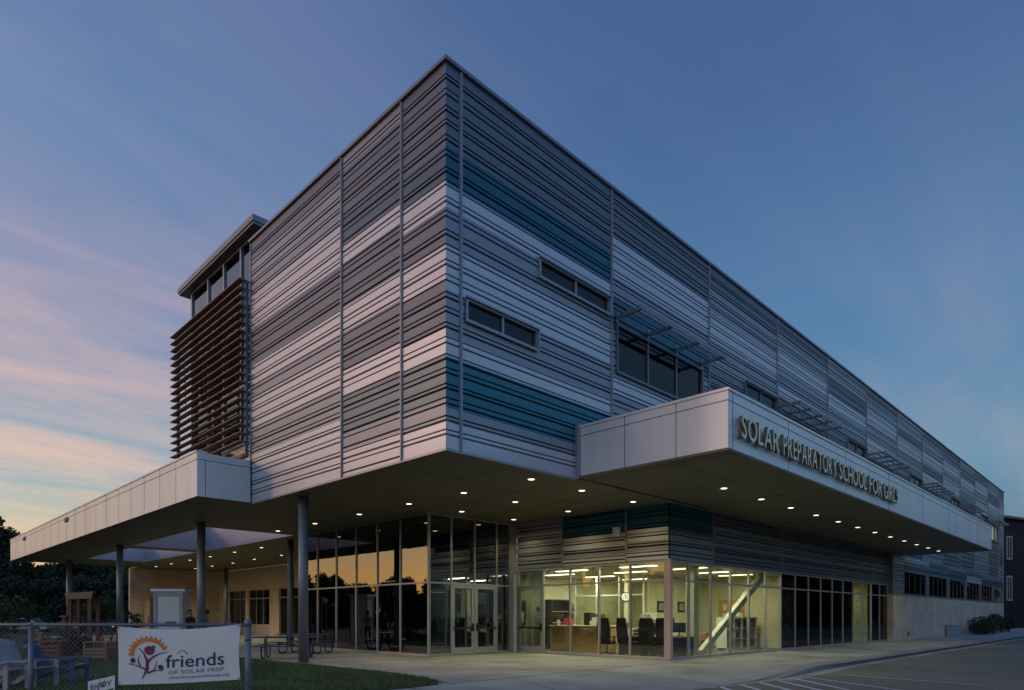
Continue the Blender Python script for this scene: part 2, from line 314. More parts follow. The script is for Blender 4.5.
# lawn
lw = MB(); edge = [(.32, 46), (.32, 14), (.35, 9), (.5, 6.5), (.5, 3), (.3, 1.2), (.0, .3), (-.45, -.3), (-1.1, -.42), (-6, -.42), (-60, -.42)]
poly = edge + [(-60, 46)]
def lawn_in(x, y): return x < (.32 if y > 5 else .45 if y > 2 else .3 if y > 1 else -.1 + .35 * y) and y > -.38 - (.0)
lw.face([(p[0], p[1], .135) for p in poly]); lw.prism(edge, lambda p: (*p, .02), lambda p: (*p, .134))
tag(lw.build('lawn', M['lawn']), kind='structure')
gb = MB(); rg = random.Random(3)
cnt = 0
while cnt < 52000:
    D = 7.5 + 22 * rg.random() ** 1.7; u = rg.uniform(-40, 460); p = at(u, D)
    if not lawn_in(p.x + rg.uniform(-.05, .03), p.y): 
        if rg.random() < .02: cnt += 1
        continue
    cnt += 1; h = rg.uniform(.02, .065) * (1 + .4 * mnoise.noise(Vector((p.x, p.y, 0)))); a = rg.uniform(0, 6.28); w = .005 + .0004 * D; dx, dy = math.cos(a) * w, math.sin(a) * w; lx, ly = rg.uniform(-.03, .03), rg.uniform(-.03, .03)
    gb.face([(p.x - dx, p.y - dy, .13), (p.x + dx, p.y + dy, .13), (p.x + lx, p.y + ly, .135 + h)])
tag(gb.build('grass', M['blade']), 'mown grass covering the lawn beside the pavement', 'grass', kind='stuff')

# ------------------------------------------------------------------ school building
B = empty('school_building'); tag(B, 'large modern school clad in ribbed silver and blue metal above a glass ground floor', 'building')
pr = random.Random(11)
grv = []; z = S + .10
while z < RT - .1:
    grv.append(z); z += pr.choice([.30, .14, .24, .13, .27, .20, .13])
SUB = {}
def cladding(axis, a0, a1, z0, z1, plane, bands, sgn=-1, depth=.07, seedoff=0.0, name='cladding_panel', holes=()):
    """ribbed sheet from a0..a1 along axis, outer face at plane, facing sgn"""
    mb = MB()
    def P(a, d, z): return (a, plane - sgn * d, z) if axis == 'x' else (plane - sgn * d, a, z)
    def bandmi(z):
        for zb, m in bands:
            if z >= zb: return m
        return bands[-1][1]
    segs = [(a0, a1, z0, z1)]
    for (h0, h1, hz0, hz1) in holes:
        out = []
        for (s0, s1, t0, t1) in segs:
            if h0 >= s1 or h1 <= s0 or hz0 >= t1 or hz1 <= t0: out.append((s0, s1, t0, t1)); continue
            if s0 < h0: out.append((s0, h0, t0, t1))
            if h1 < s1: out.append((h1, s1, t0, t1))
            c0, c1 = max(s0, h0), min(s1, h1)
            if t0 < hz0: out.append((c0, c1, t0, hz0))
            if hz1 < t1: out.append((c0, c1, hz1, t1))
        segs = out
    for (s0, s1, t0, t1) in segs:
        prof = [(t0, 0)]
        zs = [q + seedoff for q in grv_all if t0 + .03 < q + seedoff < t1 - .07]
        for iq, q in enumerate(zs):
            gw = (.05, .036, .06, .04)[iq % 4]; prof += [(q, 0), (q + .004, depth), (q + gw - .012, depth), (q + gw, 0.0)]
        prof.append((t1, 0))
        for (za, da), (zb, db) in zip(prof, prof[1:]):
            cuts = [za] + sorted(c for c, _ in bands if za + .002 < c < zb - .002) + [zb]
            for c0, c1 in zip(cuts, cuts[1:]):
                f0 = da + (db - da) * (c0 - za) / (zb - za); f1 = da + (db - da) * (c1 - za) / (zb - za)
                mb.face([P(s0, f0, c0), P(s1, f0, c0), P(s1, f1, c1), P(s0, f1, c1)], bandmi((c0 + c1) / 2))
    return mb.build(name, PM, B)
grv_all = []; z = .15
while z < RT - .05:
    grv_all.append(z); z += (.25, .115, .19, .12, .27, .14, .21, .115)[len(grv_all) % 8] * pr.uniform(.92, 1.08)
PM = [M['light'], M['mid'], M['dark'], M['blue'], M['teal']]
LI, MI, DK, BL, TE = range(5)
W = 72.8; LW = 10.19; s0, spc = .44, 5.81
# backing volume (behind the sheets)
BX('wall', (.08, .08, S + .01), (W - .1, 22, RT - .15), M['dark_int'], B) if False else None
bandR0 = [(12.22, DK), (11.38, BL), (10.84, LI), (9.97, MI), (8.98, LI), (7.93, MI), (7.47, LI), (6.32, TE), (6.04, MI), (0, LI)]
rightb = [bandR0, bandR0,
  [(12.78, DK), (11.6, LI), (10.98, MI), (10.1, BL), (8.7, MI), (8.2, LI), (7.0, MI), (0, DK)],
  [(13.3, DK), (12.5, MI), (11.5, LI), (10.6, MI), (9.9, DK), (8.8, BL), (7.6, MI), (0, LI)],
  [(13.5, DK), (12.9, MI), (12.1, LI), (11.3, MI), (10.9, LI), (10.2, DK), (9.3, BL), (0, MI)],
  [(13.2, MI), (12.4, DK), (11.7, LI), (10.9, MI), (10.2, DK), (0, BL)],
  [(13.6, DK), (13.0, MI), (12.2, LI), (11.4, MI), (10.6, LI), (9.4, MI), (0, DK)],
  [(13.1, MI), (12.6, DK), (11.9, LI), (11.0, MI), (10.1, DK), (0, BL)],
  [(13.6, DK), (12.7, MI), (12.0, LI), (11.3, DK), (10.6, LI), (0, MI)],
  [(13.2, DK), (12.4, LI), (11.8, MI), (11.0, LI), (0, DK)],
  [(13.6, MI), (12.8, DK), (12.1, LI), (11.3, MI), (0, DK)],
  [(13.3, DK), (12.5, LI), (11.6, MI), (10.8, LI), (0, MI)],
  [(13.1, MI), (12.2, DK), (11.4, LI), (10.5, MI), (0, DK)],
  [(13.3, DK), (12.5, MI), (11.6, LI), (8.6, MI), (7.4, DK), (6.6, BL), (0, MI)]]
bounds = [0, s0] + [s0 + spc * k for k in range(1, 13)] + [W]
winR = {1: [(.57, 3.02, 8.43, 8.97), (3.08, 6.12, 10.36, 10.88)]}
for k in range(2, 14, 2):
    a = bounds[k] + .22; winR.setdefault(k, []).append((a, a + 5.1, 8.8, 10.25))
for k in range(3, 13, 2):
    b = bounds[k + 1] - .12; winR.setdefault(k, []).append((b - 2.9, b, 10.1, 10.68))
offs = [0, 0, .05, -.04, .02, .06, -.02, .03, 0, .05, -.03, .02, .04, 0]
for k in range(14):
    a0, a1 = bounds[k] + (.02 if k else 0), bounds[k + 1] - .02
    cladding('x', a0, a1, S, RT, 0, rightb[k], seedoff=offs[k], holes=winR.get(k, []))
Lb = [0, 1.67, 4.43, LW]
leftb = [[(12.2, DK), (11.45, BL), (10.84, LI), (9.97, DK), (9.2, LI), (8.1, DK), (7.5, LI), (6.5, TE), (6.04, MI), (0, LI)],
         [(13.7, MI), (12.47, DK), (11.7, BL), (11.2, LI), (9.99, DK), (9.31, LI), (8.27, DK), (7.56, LI), (6.55, TE), (6.1, MI), (0, LI)],
         [(13.5, DK), (12.3, MI), (11.2, LI), (10.0, DK), (9.33, LI), (8.86, MI), (7.9, LI), (6.97, MI), (0, LI)]]
leftb[0] = [(z_, DK if m == BL else m) for z_, m in leftb[0]]; leftb[0][1] = (11.45, 5); leftb[1][2] = (11.7, 5)
for lb in leftb: 
    for i, (z_, m) in enumerate(lb):
        if m == TE: lb[i] = (z_, 6)
PM += [mat('slate blue panel', (.09, .125, .17), .42, .4, .06, 1.2, vscale=(.3, .3, 4)), mat('slate teal panel', (.15, .185, .21), .42, .4, .06, 1.2, vscale=(.3, .3, 4))]
for k in range(3):
    cladding('y', Lb[k] + (.02 if k else 0), Lb[k + 1] - (.02 if k < 2 else 0), S, RT, 0, leftb[k], seedoff=[0, .05, -.03][k])
for k in range(1, 14): # vertical seams
    x = bounds[k]; mb = MB(); mb.box((x - .045, -.025, S - .02), (x + .045, .06, RT)); mb.box((x - .015, -.05, S - .02), (x + .015, -.0252, RT)); mb.build('panel_joint', M['trim'], B)
for y in Lb[1:3]:
    MB().box((-.025, y - .045, S - .02), (.06, y + .045, RT)).box((-.05, y - .015, S - .02), (-.0252, y + .015, RT)).build('panel_joint', M['trim'], B)
MB().box((-.03, LW, S - .02), (.3, LW + .05, RT)).build('panel_joint', M['trim'], B)
BX('panel_joint', (W, -.03, 0), (W + .1, .3, RT), M['trim'], B)
pc = MB(); pc.box((-.05, -.05, RT), (W + .15, .45, RT + .07)); pc.box((-.05, .45, RT), (.45, LW + .05, RT + .07)); pc.box((-.075, -.075, RT + .0), (W + .17, -.05, RT + .085)); pc.box((-.075, -.05, RT + .0), (-.05, LW + .07, RT + .085)); pc.build('parapet_cap', M['cap'], B)
BX('roof', (.1, .1, RT - .6), (W, 10.15, RT - .4), M['cap'], B)
MB().box((.1, LW - .02, S + .1), (W, LW + .02 + .1, RT - .02)).box((W - .02, .1, 0), (W + .08, 10.15, RT)).build('wall', M['dark'], B)
# windows in the upper storeys
def window(x0, x1, z0, z1, panes, lit=False, fr='darkframe', hood=False):
    mb = MB(); w = .06; y0, y1 = -.055, .12
    mb.box((x0, y0, z0), (x1, y1, z0 + w)); mb.box((x0, y0, z1 - w), (x1, y1, z1)); mb.box((x0, y0, z0 + w), (x0 + w, y1, z1 - w)); mb.box((x1 - w, y0, z0 + w), (x1, y1, z1 - w))
    mb.box((x0 - .03, -.09, z0 - .03), (x1 + .03, -.0552, z0 + .012)); 
    if hood: mb.box((x0 - .03, -.11, z1 - .012), (x1 + .03, -.0552, z1 + .03)); mb.box((x1 - .012, -.10, z0 + .012), (x1 + .03, -.0552, z1 - .012))
    wd = mb.build('window', M[fr], B)
    for i in range(1, panes):
        x = x0 + (x1 - x0) * i / panes; BX('mullion', (x - .03, -.02, z0 + w), (x + .03, .06, z1 - w), M[fr], wd)
    BX('pane', (x0 + w, .03, z0 + w), (x1 - w, .045, z1 - w), M['dimglass' if lit else 'tint'], wd)
    BX('blind' if lit else 'reveal', (x0, .35, z0), (x1, .4, z1), M['yellowlit'] if lit else M['dark_int'], wd)
    MB().box((x0, .12, z1), (x1, .4, z1 + .02)).box((x0, .12, z0 - .02), (x1, .4, z0)).build('sill', M['dark_int'], wd)
    return wd
for k, ws in winR.items():
    for (a, b, c, d) in ws:
        big = d - c > 1; window(a, b, c, d, 3 if big else 2, lit=(k == 12), hood=not big, fr='trim' if k == 1 else 'darkframe')
        if big:
            mb = MB(); zt = d + .12; out = -.85
            n = 5 if k > 2 else 4
            for i in range(n):
                x = a + .06 + (b - a - .0) * i / (n - 1) * .98; mb.box((x - .026, out, zt + .02), (x + .026, -.03, zt + .12)); mb.box((x - .05, -.03, zt - .1), (x + .05, -.0, zt + .22))
            mb.box((a - .05, out - .03, zt + .02), (b + .1, out - .0, zt + .12))
            for yy in (-.85, -.62, -.39): mb.box((a, yy - .012, zt + .131), (b, yy + .03, zt + .151))
            ss = mb.build('sunshade', M['cap'], B)
# soffit of upper volume + recess
def soffit_rect(mb, x0, x1, y0, y1, z=S, t=.12): mb.box((x0, y0, z), (x1, y1, z + t))
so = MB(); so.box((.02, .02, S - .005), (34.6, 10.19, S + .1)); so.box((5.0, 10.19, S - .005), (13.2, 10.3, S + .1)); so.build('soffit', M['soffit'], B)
sj = MB()
for x in [2.4 + 2.4 * i for i in range(13)]: sj.box((x - .008, .05, S - .009), (x + .008, 10.1, S - .0052))
for y in (2.4, 4.8, 7.2): sj.box((.05, y - .008, S - .0092), (34, y + .008, S - .0053))
sj.build('soffit_joint', M['gap'], B)
MB().box((-.02, -.02, S - .06), (4.6, .03, S - .006)).box((-.02, .03, S - .06), (.03, LW, S - .006)).build('drip_edge', M['trim'], B)

# ---- canopies
def fascia_seams(mb, axis, vals, plane, z0, z1, sgn=-1):
    for v in vals:
        if axis == 'x': mb.box((v - .008, plane - .004, z0), (v + .008, plane + .002, z1))
        else: mb.box((plane - .004, v - .008, z0), (plane + .002, v + .008, z1))
# right (entrance) canopy
x0, x1, yf, ct = 4.68, 37.18, -4.41, S + 1.38
c = MB(); c.box((x0, yf, S + .06), (x1, -.11, ct - .004)); 
can = c.build('canopy', M['alu'], B); can['label'] = 'long silver entrance canopy carrying the school name'
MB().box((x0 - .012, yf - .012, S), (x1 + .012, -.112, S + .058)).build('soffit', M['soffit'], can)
MB().box((x0 - .03, yf - .03, ct - .003), (x1 + .03, -.1, ct + .06)).build('coping', M['alu'], can)
c = MB(); fascia_seams(c, 'x', [4.91, 8.1, 12.53, 17.04, 21.8, 26.52, 31.2], yf, S + .06, ct); fascia_seams(c, 'y', [-1.57, -3.07], x0, S + .06, ct)
c.box((x0 - .005, yf - .005, ct - .235), (x1, yf + .002, ct - .22)); c.box((x0 - .0052, yf + .003, ct - .235), (x0 + .002, -.12, ct - .22)); c.build('fascia_joint', M['gap'], can)
c = MB()
for x in [8.1 + 3.05 * i for i in range(-1, 10)]: c.box((x - .008, yf, S - .004), (x + .008, 0, S - .0005))
c.box((x0, -2.9, S - .0042), (x1, -2.884, S - .0006)); c.build('soffit_joint', M['gap'], can)
BX('end_trim', (x0 - .1, -.11, S - .02), (x0 - .013, .0, ct + .08), M['trim'], can)
# left canopy (with two open wells)
lx0, lx1, ly0, ly1 = -1.74, 12.9, LW, 44.6; LT = S + 1.4
wells = [(1.2, 5.2, 17.5, 27.9), (1.5, 5.1, 29.4, 38.9)]
xcuts = sorted({lx0, lx1, 1.2, 5.2, 1.5, 5.1}); ycuts = sorted({ly0, ly1, 17.5, 27.9, 29.4, 38.9})
sm = MB(); 
for i in range(len(xcuts) - 1):
    for j in range(len(ycuts) - 1):
        xm, ym = (xcuts[i] + xcuts[i+1]) / 2, (ycuts[j] + ycuts[j+1]) / 2
        if any(w[0] < xm < w[1] and w[2] < ym < w[3] for w in wells): continue
        if ym < 20 and xm > 5.2: pass
        for z in (S, LT): sm.face([(xcuts[i], ycuts[j], z), (xcuts[i+1], ycuts[j], z), (xcuts[i+1], ycuts[j+1], z), (xcuts[i], ycuts[j+1], z)])
lc = MB()
for (a, b, cc_, d) in ((lx0, ly0 + .001, lx0 + .15, ly1), (lx0 + .15, ly0 + .001, lx1, ly0 + .15), (lx0 + .15, ly1 - .15, lx1, ly1)): lc.box((a, b, S + .004), (cc_, d, LT - .003))
lcan = lc.build('canopy', M['alu'], B); lcan['label'] = 'long pale canopy on round columns over the lawn side'
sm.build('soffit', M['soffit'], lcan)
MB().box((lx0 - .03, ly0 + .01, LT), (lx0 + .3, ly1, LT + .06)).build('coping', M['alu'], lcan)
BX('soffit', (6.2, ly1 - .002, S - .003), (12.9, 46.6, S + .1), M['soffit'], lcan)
for w in wells:
    q = MB(); t = .03
    q.box((w[0] - t, w[2] - t, S + .003), (w[0], w[3] + t, LT + .1)); q.box((w[1], w[2] - t, S + .003), (w[1] + t, w[3] + t, LT + .1)); q.box((w[0], w[2] - t, S + .003), (w[1], w[2], LT + .1)); q.box((w[0], w[3], S + .003), (w[1], w[3] + t, LT + .1))
    q.build('roof_opening', M['light'], lcan)
c = MB(); fascia_seams(c, 'y', [12.1, 13.73, 15.48, 17.11, 18.79, 20.57, 22.33, 24.2, 26.13, 28.0, 29.78, 31.58, 33.5, 35.41, 37.37, 39.48, 41.64], lx0, S + .01, LT)
c.box((lx0 - .005, ly0 + .002, LT - .24), (lx0 + .002, ly1, LT - .222)); c.box((lx0, ly0 - .003, LT - .24), (0, ly0 + .002, LT - .222)); c.box((lx0 + .25, ly0 - .0032, S + .02), (lx0 + .266, ly0 + .002, LT - .24)); c.build('fascia_joint', M['gap'], lcan)
for y in (27.92, 39.4): BX('vent', (lx0 - .06, y - .3, 6.38), (lx0 - .006, y + .3, 6.58), M['black'], lcan)
# corner piece that closes the join to the volume
BX('trim_strip', (-.03, LW - .03, S - .02), (.02, LW - .001, LT), M['gap'], lcan)
# columns
for (x, y, r) in [(.65, 7.85, .155), (.6, 16.3, .16), (.7, 28.16, .16), (.9, 40.8, .16), (11.31, 40.8, .16), (6.1, 19.6, .16)]:
    o = MB().tube([(x, y, .12), (x, y, S)], r, 24).build('column', M['col'], B, smooth=False)
    for p in o.data.polygons: p.use_smooth = len(p.vertices) == 4
    MB().tube([(x, y, .121), (x, y, .15)], r + .1, 24).build('base_plate', M['col'], o); MB().tube([(x, y, S - .03), (x, y, S - .006)], r + .07, 24).build('head_plate', M['col'], o)
# downlights
DLS = [(3.8, .92), (3.8, 3.75), (3.8, 6.56), (3.85, 9.7), (3.9, 13.1), (3.9, 16.4), (6.06, .95), (6.06, 3.76), (6.11, 6.52), (8.78, .97), (8.78, 3.76), (8.82, 6.56), (8.75, -2.25), (6.43, 20.11), (6.5, 23.8), (6.5, 27.4), (6.6, 31.4), (6.66, 35.1), (6.8, 39.2), (6.9, 42.9), (9.35, 27.3), (9.4, 31.3), (9.7, 35.5), (9.74, 39.4), (9.8, 43), (1.3, 42.9)] + [(11.3 + 2.36 * i, -2.25) for i in range(11)]
for i, (x, y) in enumerate(DLS):
    z = S - .006; mb = MB(); mb.tube([(x, y, z - .012), (x, y, z)], .13, 20, 0); mb.tube([(x, y, z - .016), (x, y, z - .0122)], .09, 20, 1); o = mb.build('downlight', [M['white'], M['lamp']], B)
    li = bpy.data.lights.new('downlight_lamp', 'SPOT'); li.energy = (80 if x < 10 and y < 8 else 50 if y < 8 else 70 if y < 22 else 120); li.color = (1, .91, .50); li.spot_size = R(125); li.spot_blend = .8; li.shadow_soft_size = .06
    lo = bpy.data.objects.new('lamp', li); col.objects.link(lo); lo.parent = o; lo.location = (x, y, z - .05)

# ---- glazed walls
def glazed(axis, plane, cuts, z0, z1, transom, glass, fr='frame', name='glass_wall', sgn=-1, doors=(), tw=.066, skip_low=(), thin=False, fd=.09, frames=True):
    """axis along which it runs; outer face at plane"""
    mb = MB(); lo, hi = cuts[0], cuts[-1]
    def bx(m_, a0, a1, d0, d1, za, zb):
        if axis == 'x': m_.box((a0, plane + d0, za), (a1, plane + d1, zb))
        else: m_.box((plane + d0, a0, za), (plane + d1, a1, zb))
    for i, a in enumerate(cuts):
        h = tw / 2 * (.35 if thin and i == 0 else 1); bx(mb, a - h, a + h, 0, fd, z0, z1)
    for a, b in zip(cuts, cuts[1:]):
        bx(mb, a + tw/2, b - tw/2, .004, fd - .004, z1 - .06, z1 - .001); 
        if not any(abs(a - d) < .05 for d in doors): bx(mb, a + tw/2, b - tw/2, .004, fd - .004, z0 + .001, z0 + .09)
        bx(mb, a + tw/2, b - tw/2, .004, fd - .004, transom - .03, transom + .03)
    w = mb.build(name, M[fr], B)
    for i, (a, b) in enumerate(zip(cuts, cuts[1:])):
        gname = glass[i] if isinstance(glass, list) else glass
        m1_ = MB(); bx(m1_, a + tw/2, b - tw/2, .04, .048, transom + .03, z1 - .06); m1_.build('pane', M[gname], w)
        if any(abs(a - d) < .05 for d in doors):
            q = MB(); e = .12; aa, bb = a + tw/2 + .005, b - tw/2 - .005
            bx(q, aa, aa + e, .02, .075, z0 + .02, transom - .03); bx(q, bb - e, bb, .02, .075, z0 + .02, transom - .03); bx(q, aa + e, bb - e, .02, .075, transom - .17, transom - .03); bx(q, aa + e, bb - e, .02, .075, z0 + .02, z0 + .28)
            dd = q.build('door', M['frame'], B); q = MB(); bx(q, aa + e, bb - e, .04, .048, z0 + .28, transom - .17); q.build('pane', M[gname], dd)
            q = MB(); bx(q, aa + e * .3, bb - e * .3, -.03, .0, z0 + .98, z0 + 1.05); bx(q, (bb if i % 2 else aa) - (.1 if i % 2 else -.04), (bb if i % 2 else aa) - (.04 if i % 2 else -.1), -.05, .019, z0 + .9, z0 + 1.2); q.build('handle', M['black'], dd)
        else:
            m1_ = MB(); bx(m1_, a + tw/2, b - tw/2, .04, .048, z0 + .09, transom - .03); m1_.build('pane', M[gname], w)
    return w
GZ = .125
glazed('y', 5.37, [7.57, 9.27, 10.83, 12.4, 13.98, 15.6, 17.1], GZ, S - .01, 2.84, 'lobby', thin=True)
glazed('x', 7.54, [5.475, 6.5, 7.68, 8.86, 9.62], GZ, S - .01, 2.84, 'lobby', doors=(6.5, 7.68), thin=True)
offL = [.42, 1.84, 3.2, 4.57, 5.94, 7.34]
glazed('y', 9.84, offL, GZ, 3.5, 2.82, ['clear'] * 4 + ['dimglass'], doors=(5.94,))
cuts = [9.99] + [11.13 + 1.547 * i for i in range(16)]
cuts = [c_ for c_ in cuts if c_ < 34.5]
gl = ['clear' if c_ < 18.5 or 28.0 < c_ < 31.0 else 'tint' for c_ in cuts[:-1]]
glazed('x', .225, cuts, GZ, 3.5, 2.82, gl)
BX('corner_post', (9.80, .19, GZ), (9.97, .385, 3.52), M['pink'], B, bevel=.01)
BX('corner_post', (9.66, 7.40, GZ), (9.83, 7.60, S - .01), M['frame'], B)
MB().tube([(9.6, 7.25, .12), (9.6, 7.25, 3.3)], .09, 16).build('downpipe', M['frame'], B)
BX('kick_base', (9.9, .2, .12), (34.5, .37, .126), M['frame'], B)
# wall panels above the storefront
ub = [[(4.75, BL), (4.35, LI), (3.9, MI), (0, LI)], [(4.75, DK), (4.3, LI), (0, MI)], [(0, MI)]]
cladding('y', .28, 1.95, 3.52, S, 9.83, [(4.62, BL), (4.2, LI), (3.85, MI), (0, LI)], seedoff=.03)
cladding('y', 1.99, 4.9, 3.52, S, 9.83, [(4.62, BL), (4.1, LI), (3.8, MI), (0, LI)], seedoff=-.02)
cladding('y', 4.94, 7.4, 3.52, S, 9.83, [(4.9, MI), (4.4, LI), (0, MI)], seedoff=.05)
cladding('x', 9.83, 12.77, 3.52, S, .225, [(4.5, BL), (4.1, MI), (0, MI)], seedoff=.03)
for i, (a, b) in enumerate(zip([12.81, 18.94, 25.12, 31.3], [18.9, 25.08, 31.26, 34.46])): cladding('x', a, b, 3.52, S, .225, [(4.9, DK), (4.2, MI), (0, DK)], seedoff=.02 * i)
for y in (1.97, 4.92): BX('panel_joint', (9.79, y - .03, 3.52), (9.86, y + .03, S - .01), M['trim'], B)
for x in (12.79, 18.92, 25.1, 31.28): BX('panel_joint', (x - .03, .19, 3.52), (x + .03, .26, S - .01), M['trim'], B)
BX('speaker', (9.76, 2.2, 4.45), (9.826, 2.52, 4.78), M['white'], B, bevel=.01)
MB().box((9.9, .26, 3.52), (34.46, .4, S - .02)).box((9.9, .4, 3.52), (10.0, 7.4, S - .02)).build('wall', M['dark_int'], B)
# interior shells
BX('floor', (9.9, .38, .10), (36, 7.4, .1245), M['carpet'], B); BX('floor', (5.42, 7.62, .10), (21, 17.1, .1245), M['carpet'], B)
BX('ceiling', (9.95, .41, 3.46), (20.9, 9.4, 3.52), M['ceil'], B)
MB().box((10.0, 9.3, .125), (20.9, 9.4, 3.455)).box((20.8, .42, .125), (20.9, 9.29, 3.455)).build('inner_wall', M['cream'], B)
MB().box((15.9, 5.0, .125), (20.79, 5.08, 3.45)).build('inner_wall', M['cream'], B)
MB().box((27.9, .42, .125), (28.0, 4.5, 3.455)).box((31.15, .42, .125), (31.25, 4.5, 3.455)).box((28.0, 4.4, .125), (31.15, 4.5, 3.455)).box((27.9, .42, 3.456), (31.25, 4.5, 3.5)).build('inner_wall', M['cream'], B)
MB().box((21, 6.0, .125), (34.4, 6.1, 3.5)).box((34.35, .42, .125), (34.45, 6, 3.5)).box((20.95, .42, 3.46), (27.88, 6, 3.5)).box((31.3, .42, 3.46), (34.4, 6, 3.5)).build('inner_wall', M['dark_int'], B)
MB().box((9.86, 7.75, .125), (9.93, 17, S - .02)).box((5.42, 17.15, .125), (13.3, 17.25, S - .02)).build('inner_wall', M['dark_int'], B)
for (x, y) in [(11.2, 2.4), (11.2, 5.6), (13.4, 1.6), (13.6, 4.4), (12.8, 7.6), (16.2, 2.0), (18.6, 2.2), (15.2, 7.2), (18.2, 7.2)]:
    o = BX('ceiling_light', (x - .15, y - .75, 3.435), (x + .15, y + .75, 3.4595), M['tube'], B)
    li = bpy.data.lights.new('office_lamp', 'AREA'); li.energy = 62; li.color = (1, .95, .68); li.shape = 'RECTANGLE'; li.size = .3; li.size_y = 1.4
    lo = bpy.data.objects.new('lamp', li); col.objects.link(lo); lo.parent = o; lo.location = (x, y, 3.42)
o = BX('ceiling_light', (29.0, 1.6, 3.43), (30.2, 1.9, 3.4555), M['tube'], B)
li = bpy.data.lights.new('office_lamp', 'AREA'); li.energy = 26; li.color = (.95, 1, .62); li.size = .6
lo = bpy.data.objects.new('lamp', li); col.objects.link(lo); lo.parent = o; lo.location = (29.6, 1.75, 3.41)
o = BX('ceiling_light', (6.9, 12, 3.1), (7.1, 13.2, 3.13), M['tube'], B)
MB().tube([(7, 12.6, 3.13), (7, 12.6, S)], .01, 6).build('cable', M['black'], o)
MB().bar((13.3, 1.0, .2), (18.75, 1.0, 3.40), .26, .2, up=(0, 1, 0)).build('brace', M['steelwhite'], B, bevel=.01)
BX('inner_column', (12.72, .95, .125), (13.08, 1.3, 3.455), M['steelwhite'], B)

# ---- ground floor beyond the canopy (flush with the upper volume)
BX('brick_wall', (34.48, -.03, .0), (W - .02, .3, 2.9), M['brick'], B)
BX('sill', (34.5, -.07, 2.9), (W - .02, .3, 2.96), M['trim'], B)
BX('return_wall', (34.46, .0, 2.96), (34.6, .6, S), M['dark'], B)
gx = 36.9; k = 0
hb = [(LI, 4.6), (BL, 4.55), (BL, 4.75), (LI, 5.0), (BL, 5.2), (BL, 5.3)]
MB().box((34.6, .3, 2.96), (W, .35, S)).build('wall', M['dark_int'], B)
while gx < W - 4:
    a, b = gx, gx + 5.4
    wd = MB().box((a, -.01, 2.97), (a + .07, .07, 4.45)).box((b - .07, -.01, 2.97), (b, .07, 4.45)).box((a + .07, -.02, 4.38), (b - .07, .15, 4.45)).box((a + .07, -.02, 2.97), (b - .07, .15, 3.03)).build('window', M['darkframe'], B)
    BX('pane', (a + .07, .05, 3.03), (b - .07, .06, 4.38), M['tint'], wd)
    for i in (1, 2, 3): x = a + 5.4 * i / 4; BX('mullion', (x - .03, .03, 3.03), (x + .03, .065, 4.38), M['darkframe'], wd)
    cladding('x', b, min(b + .75, W), 2.97, 4.45, .0, [(0, MI)])
    cladding('x', a, min(b + .75, W), 4.45, S - .003, .0, [[(5.0, LI), (0, DK)], [(4.9, DK), (0, TE)], [(5.1, MI), (0, BL)], [(4.9, DK), (0, LI)], [(5.0, MI), (0, BL)], [(5.0, MI), (0, BL)]][k], seedoff=.02 * k)
    gx += 6.15; k += 1
cladding('x', 34.6, 36.9, 2.97, S - .003, 0, [(4.8, LI), (0, MI)])

# ---- stair tower and louvre screen
T0, T1 = LW + .06, 16.3
tw = MB(); tw.box((.3, T0, 6.8), (6, T1, 7.6)); tw.box((.3, T0, 14.5), (6, T1, 14.62)); tw.box((.45, T1 - .3, 7.6), (6, T1, 14.5)); 
tow = tw.build('stair_tower', M['alu'], B)
MB().prism([(0, 0)], lambda p: p, lambda p: p) if False else None
q = MB(); q.box((-.06, 9.9, 14.62), (7, 16.9, 14.70)); q.box((-.1, 9.86, 14.701), (7, 16.94, 14.9)); q.build('roof', M['cap'], tow)
q = MB(); tc_ = [T0 + .03, 11.43, 12.9, 14.3, 15.3, T1 - .04]
tc_ = [T0 + .03, 11.55, 13.05, 14.55, T1 - .04]
for y in tc_: q.box((.2, y - .05, 7.6), (.3, y + .05, 14.6))
for z in (7.6, 9.6, 11.6, 14.52): q.box((.205, T0 + .08, z), (.295, T1 - .09, z + .08))
fr = q.build('frame', M['trim'], tow)
BX('pane', (.26, T0 + .05, 7.65), (.27, T1 - .09, 14.52), M['lobby'], tow)
BX('inner_wall', (1.6, T0, 7.6), (1.7, T1 - .3, 14.5), M['tan'], tow)
q = MB(); q.box((.31, T0, 6.8), (2.5, T0 + .02, 14.5)); q.build('side_wall', M['dark'], tow)
# louvres: round-nosed blades
scr = MB().box((-.155, 10.30, 6.95), (-.04, 10.38, 12.85)).box((-.155, 12.6, 6.95), (-.04, 12.68, 12.85)).box((-.155, 14.8, 6.95), (-.04, 14.88, 12.85)).box((-.155, 16.8, 6.95), (-.04, 16.88, 12.85)).build('louvre_screen', M['darkframe'], B)
scr['label'] = 'brown wood toned horizontal louvre screen over the stair tower'
nl = 21
for i in range(nl):
    z = 7.15 + (12.84 - 7.15) * i / (nl - 1)
    prf = [(-.38, -.012), (-.36, -.028), (-.18, -.030), (-.16, -.01), (-.18, .022), (-.36, .024), (-.38, .010)]
    ya = 10.28 if i > 0 else 11.2
    MB().prism(prf, lambda p: (p[0], ya, z + p[1]), lambda p: (p[0], 16.95, z + p[1])).build('louvre', M['wood'], scr)
for y in (10.36, 12.64, 14.84, 16.84):
    q = MB()
    for i in range(nl): z = 7.15 + (12.84 - 7.15) * i / (nl - 1); q.box((-.03, y - .02, z - .02), (.2, y + .02, z + .02))
    q.build('bracket', M['alu'], scr)
q = MB(); q.box((.02, 10.24, 6.85), (.06, 10.28, 12.6))
for i in range(30): z = 7.0 + i * .19; q.box((-.03, 10.241, z), (.1, 10.279, z + .03))
q.build('ladder', M['galv'], scr)
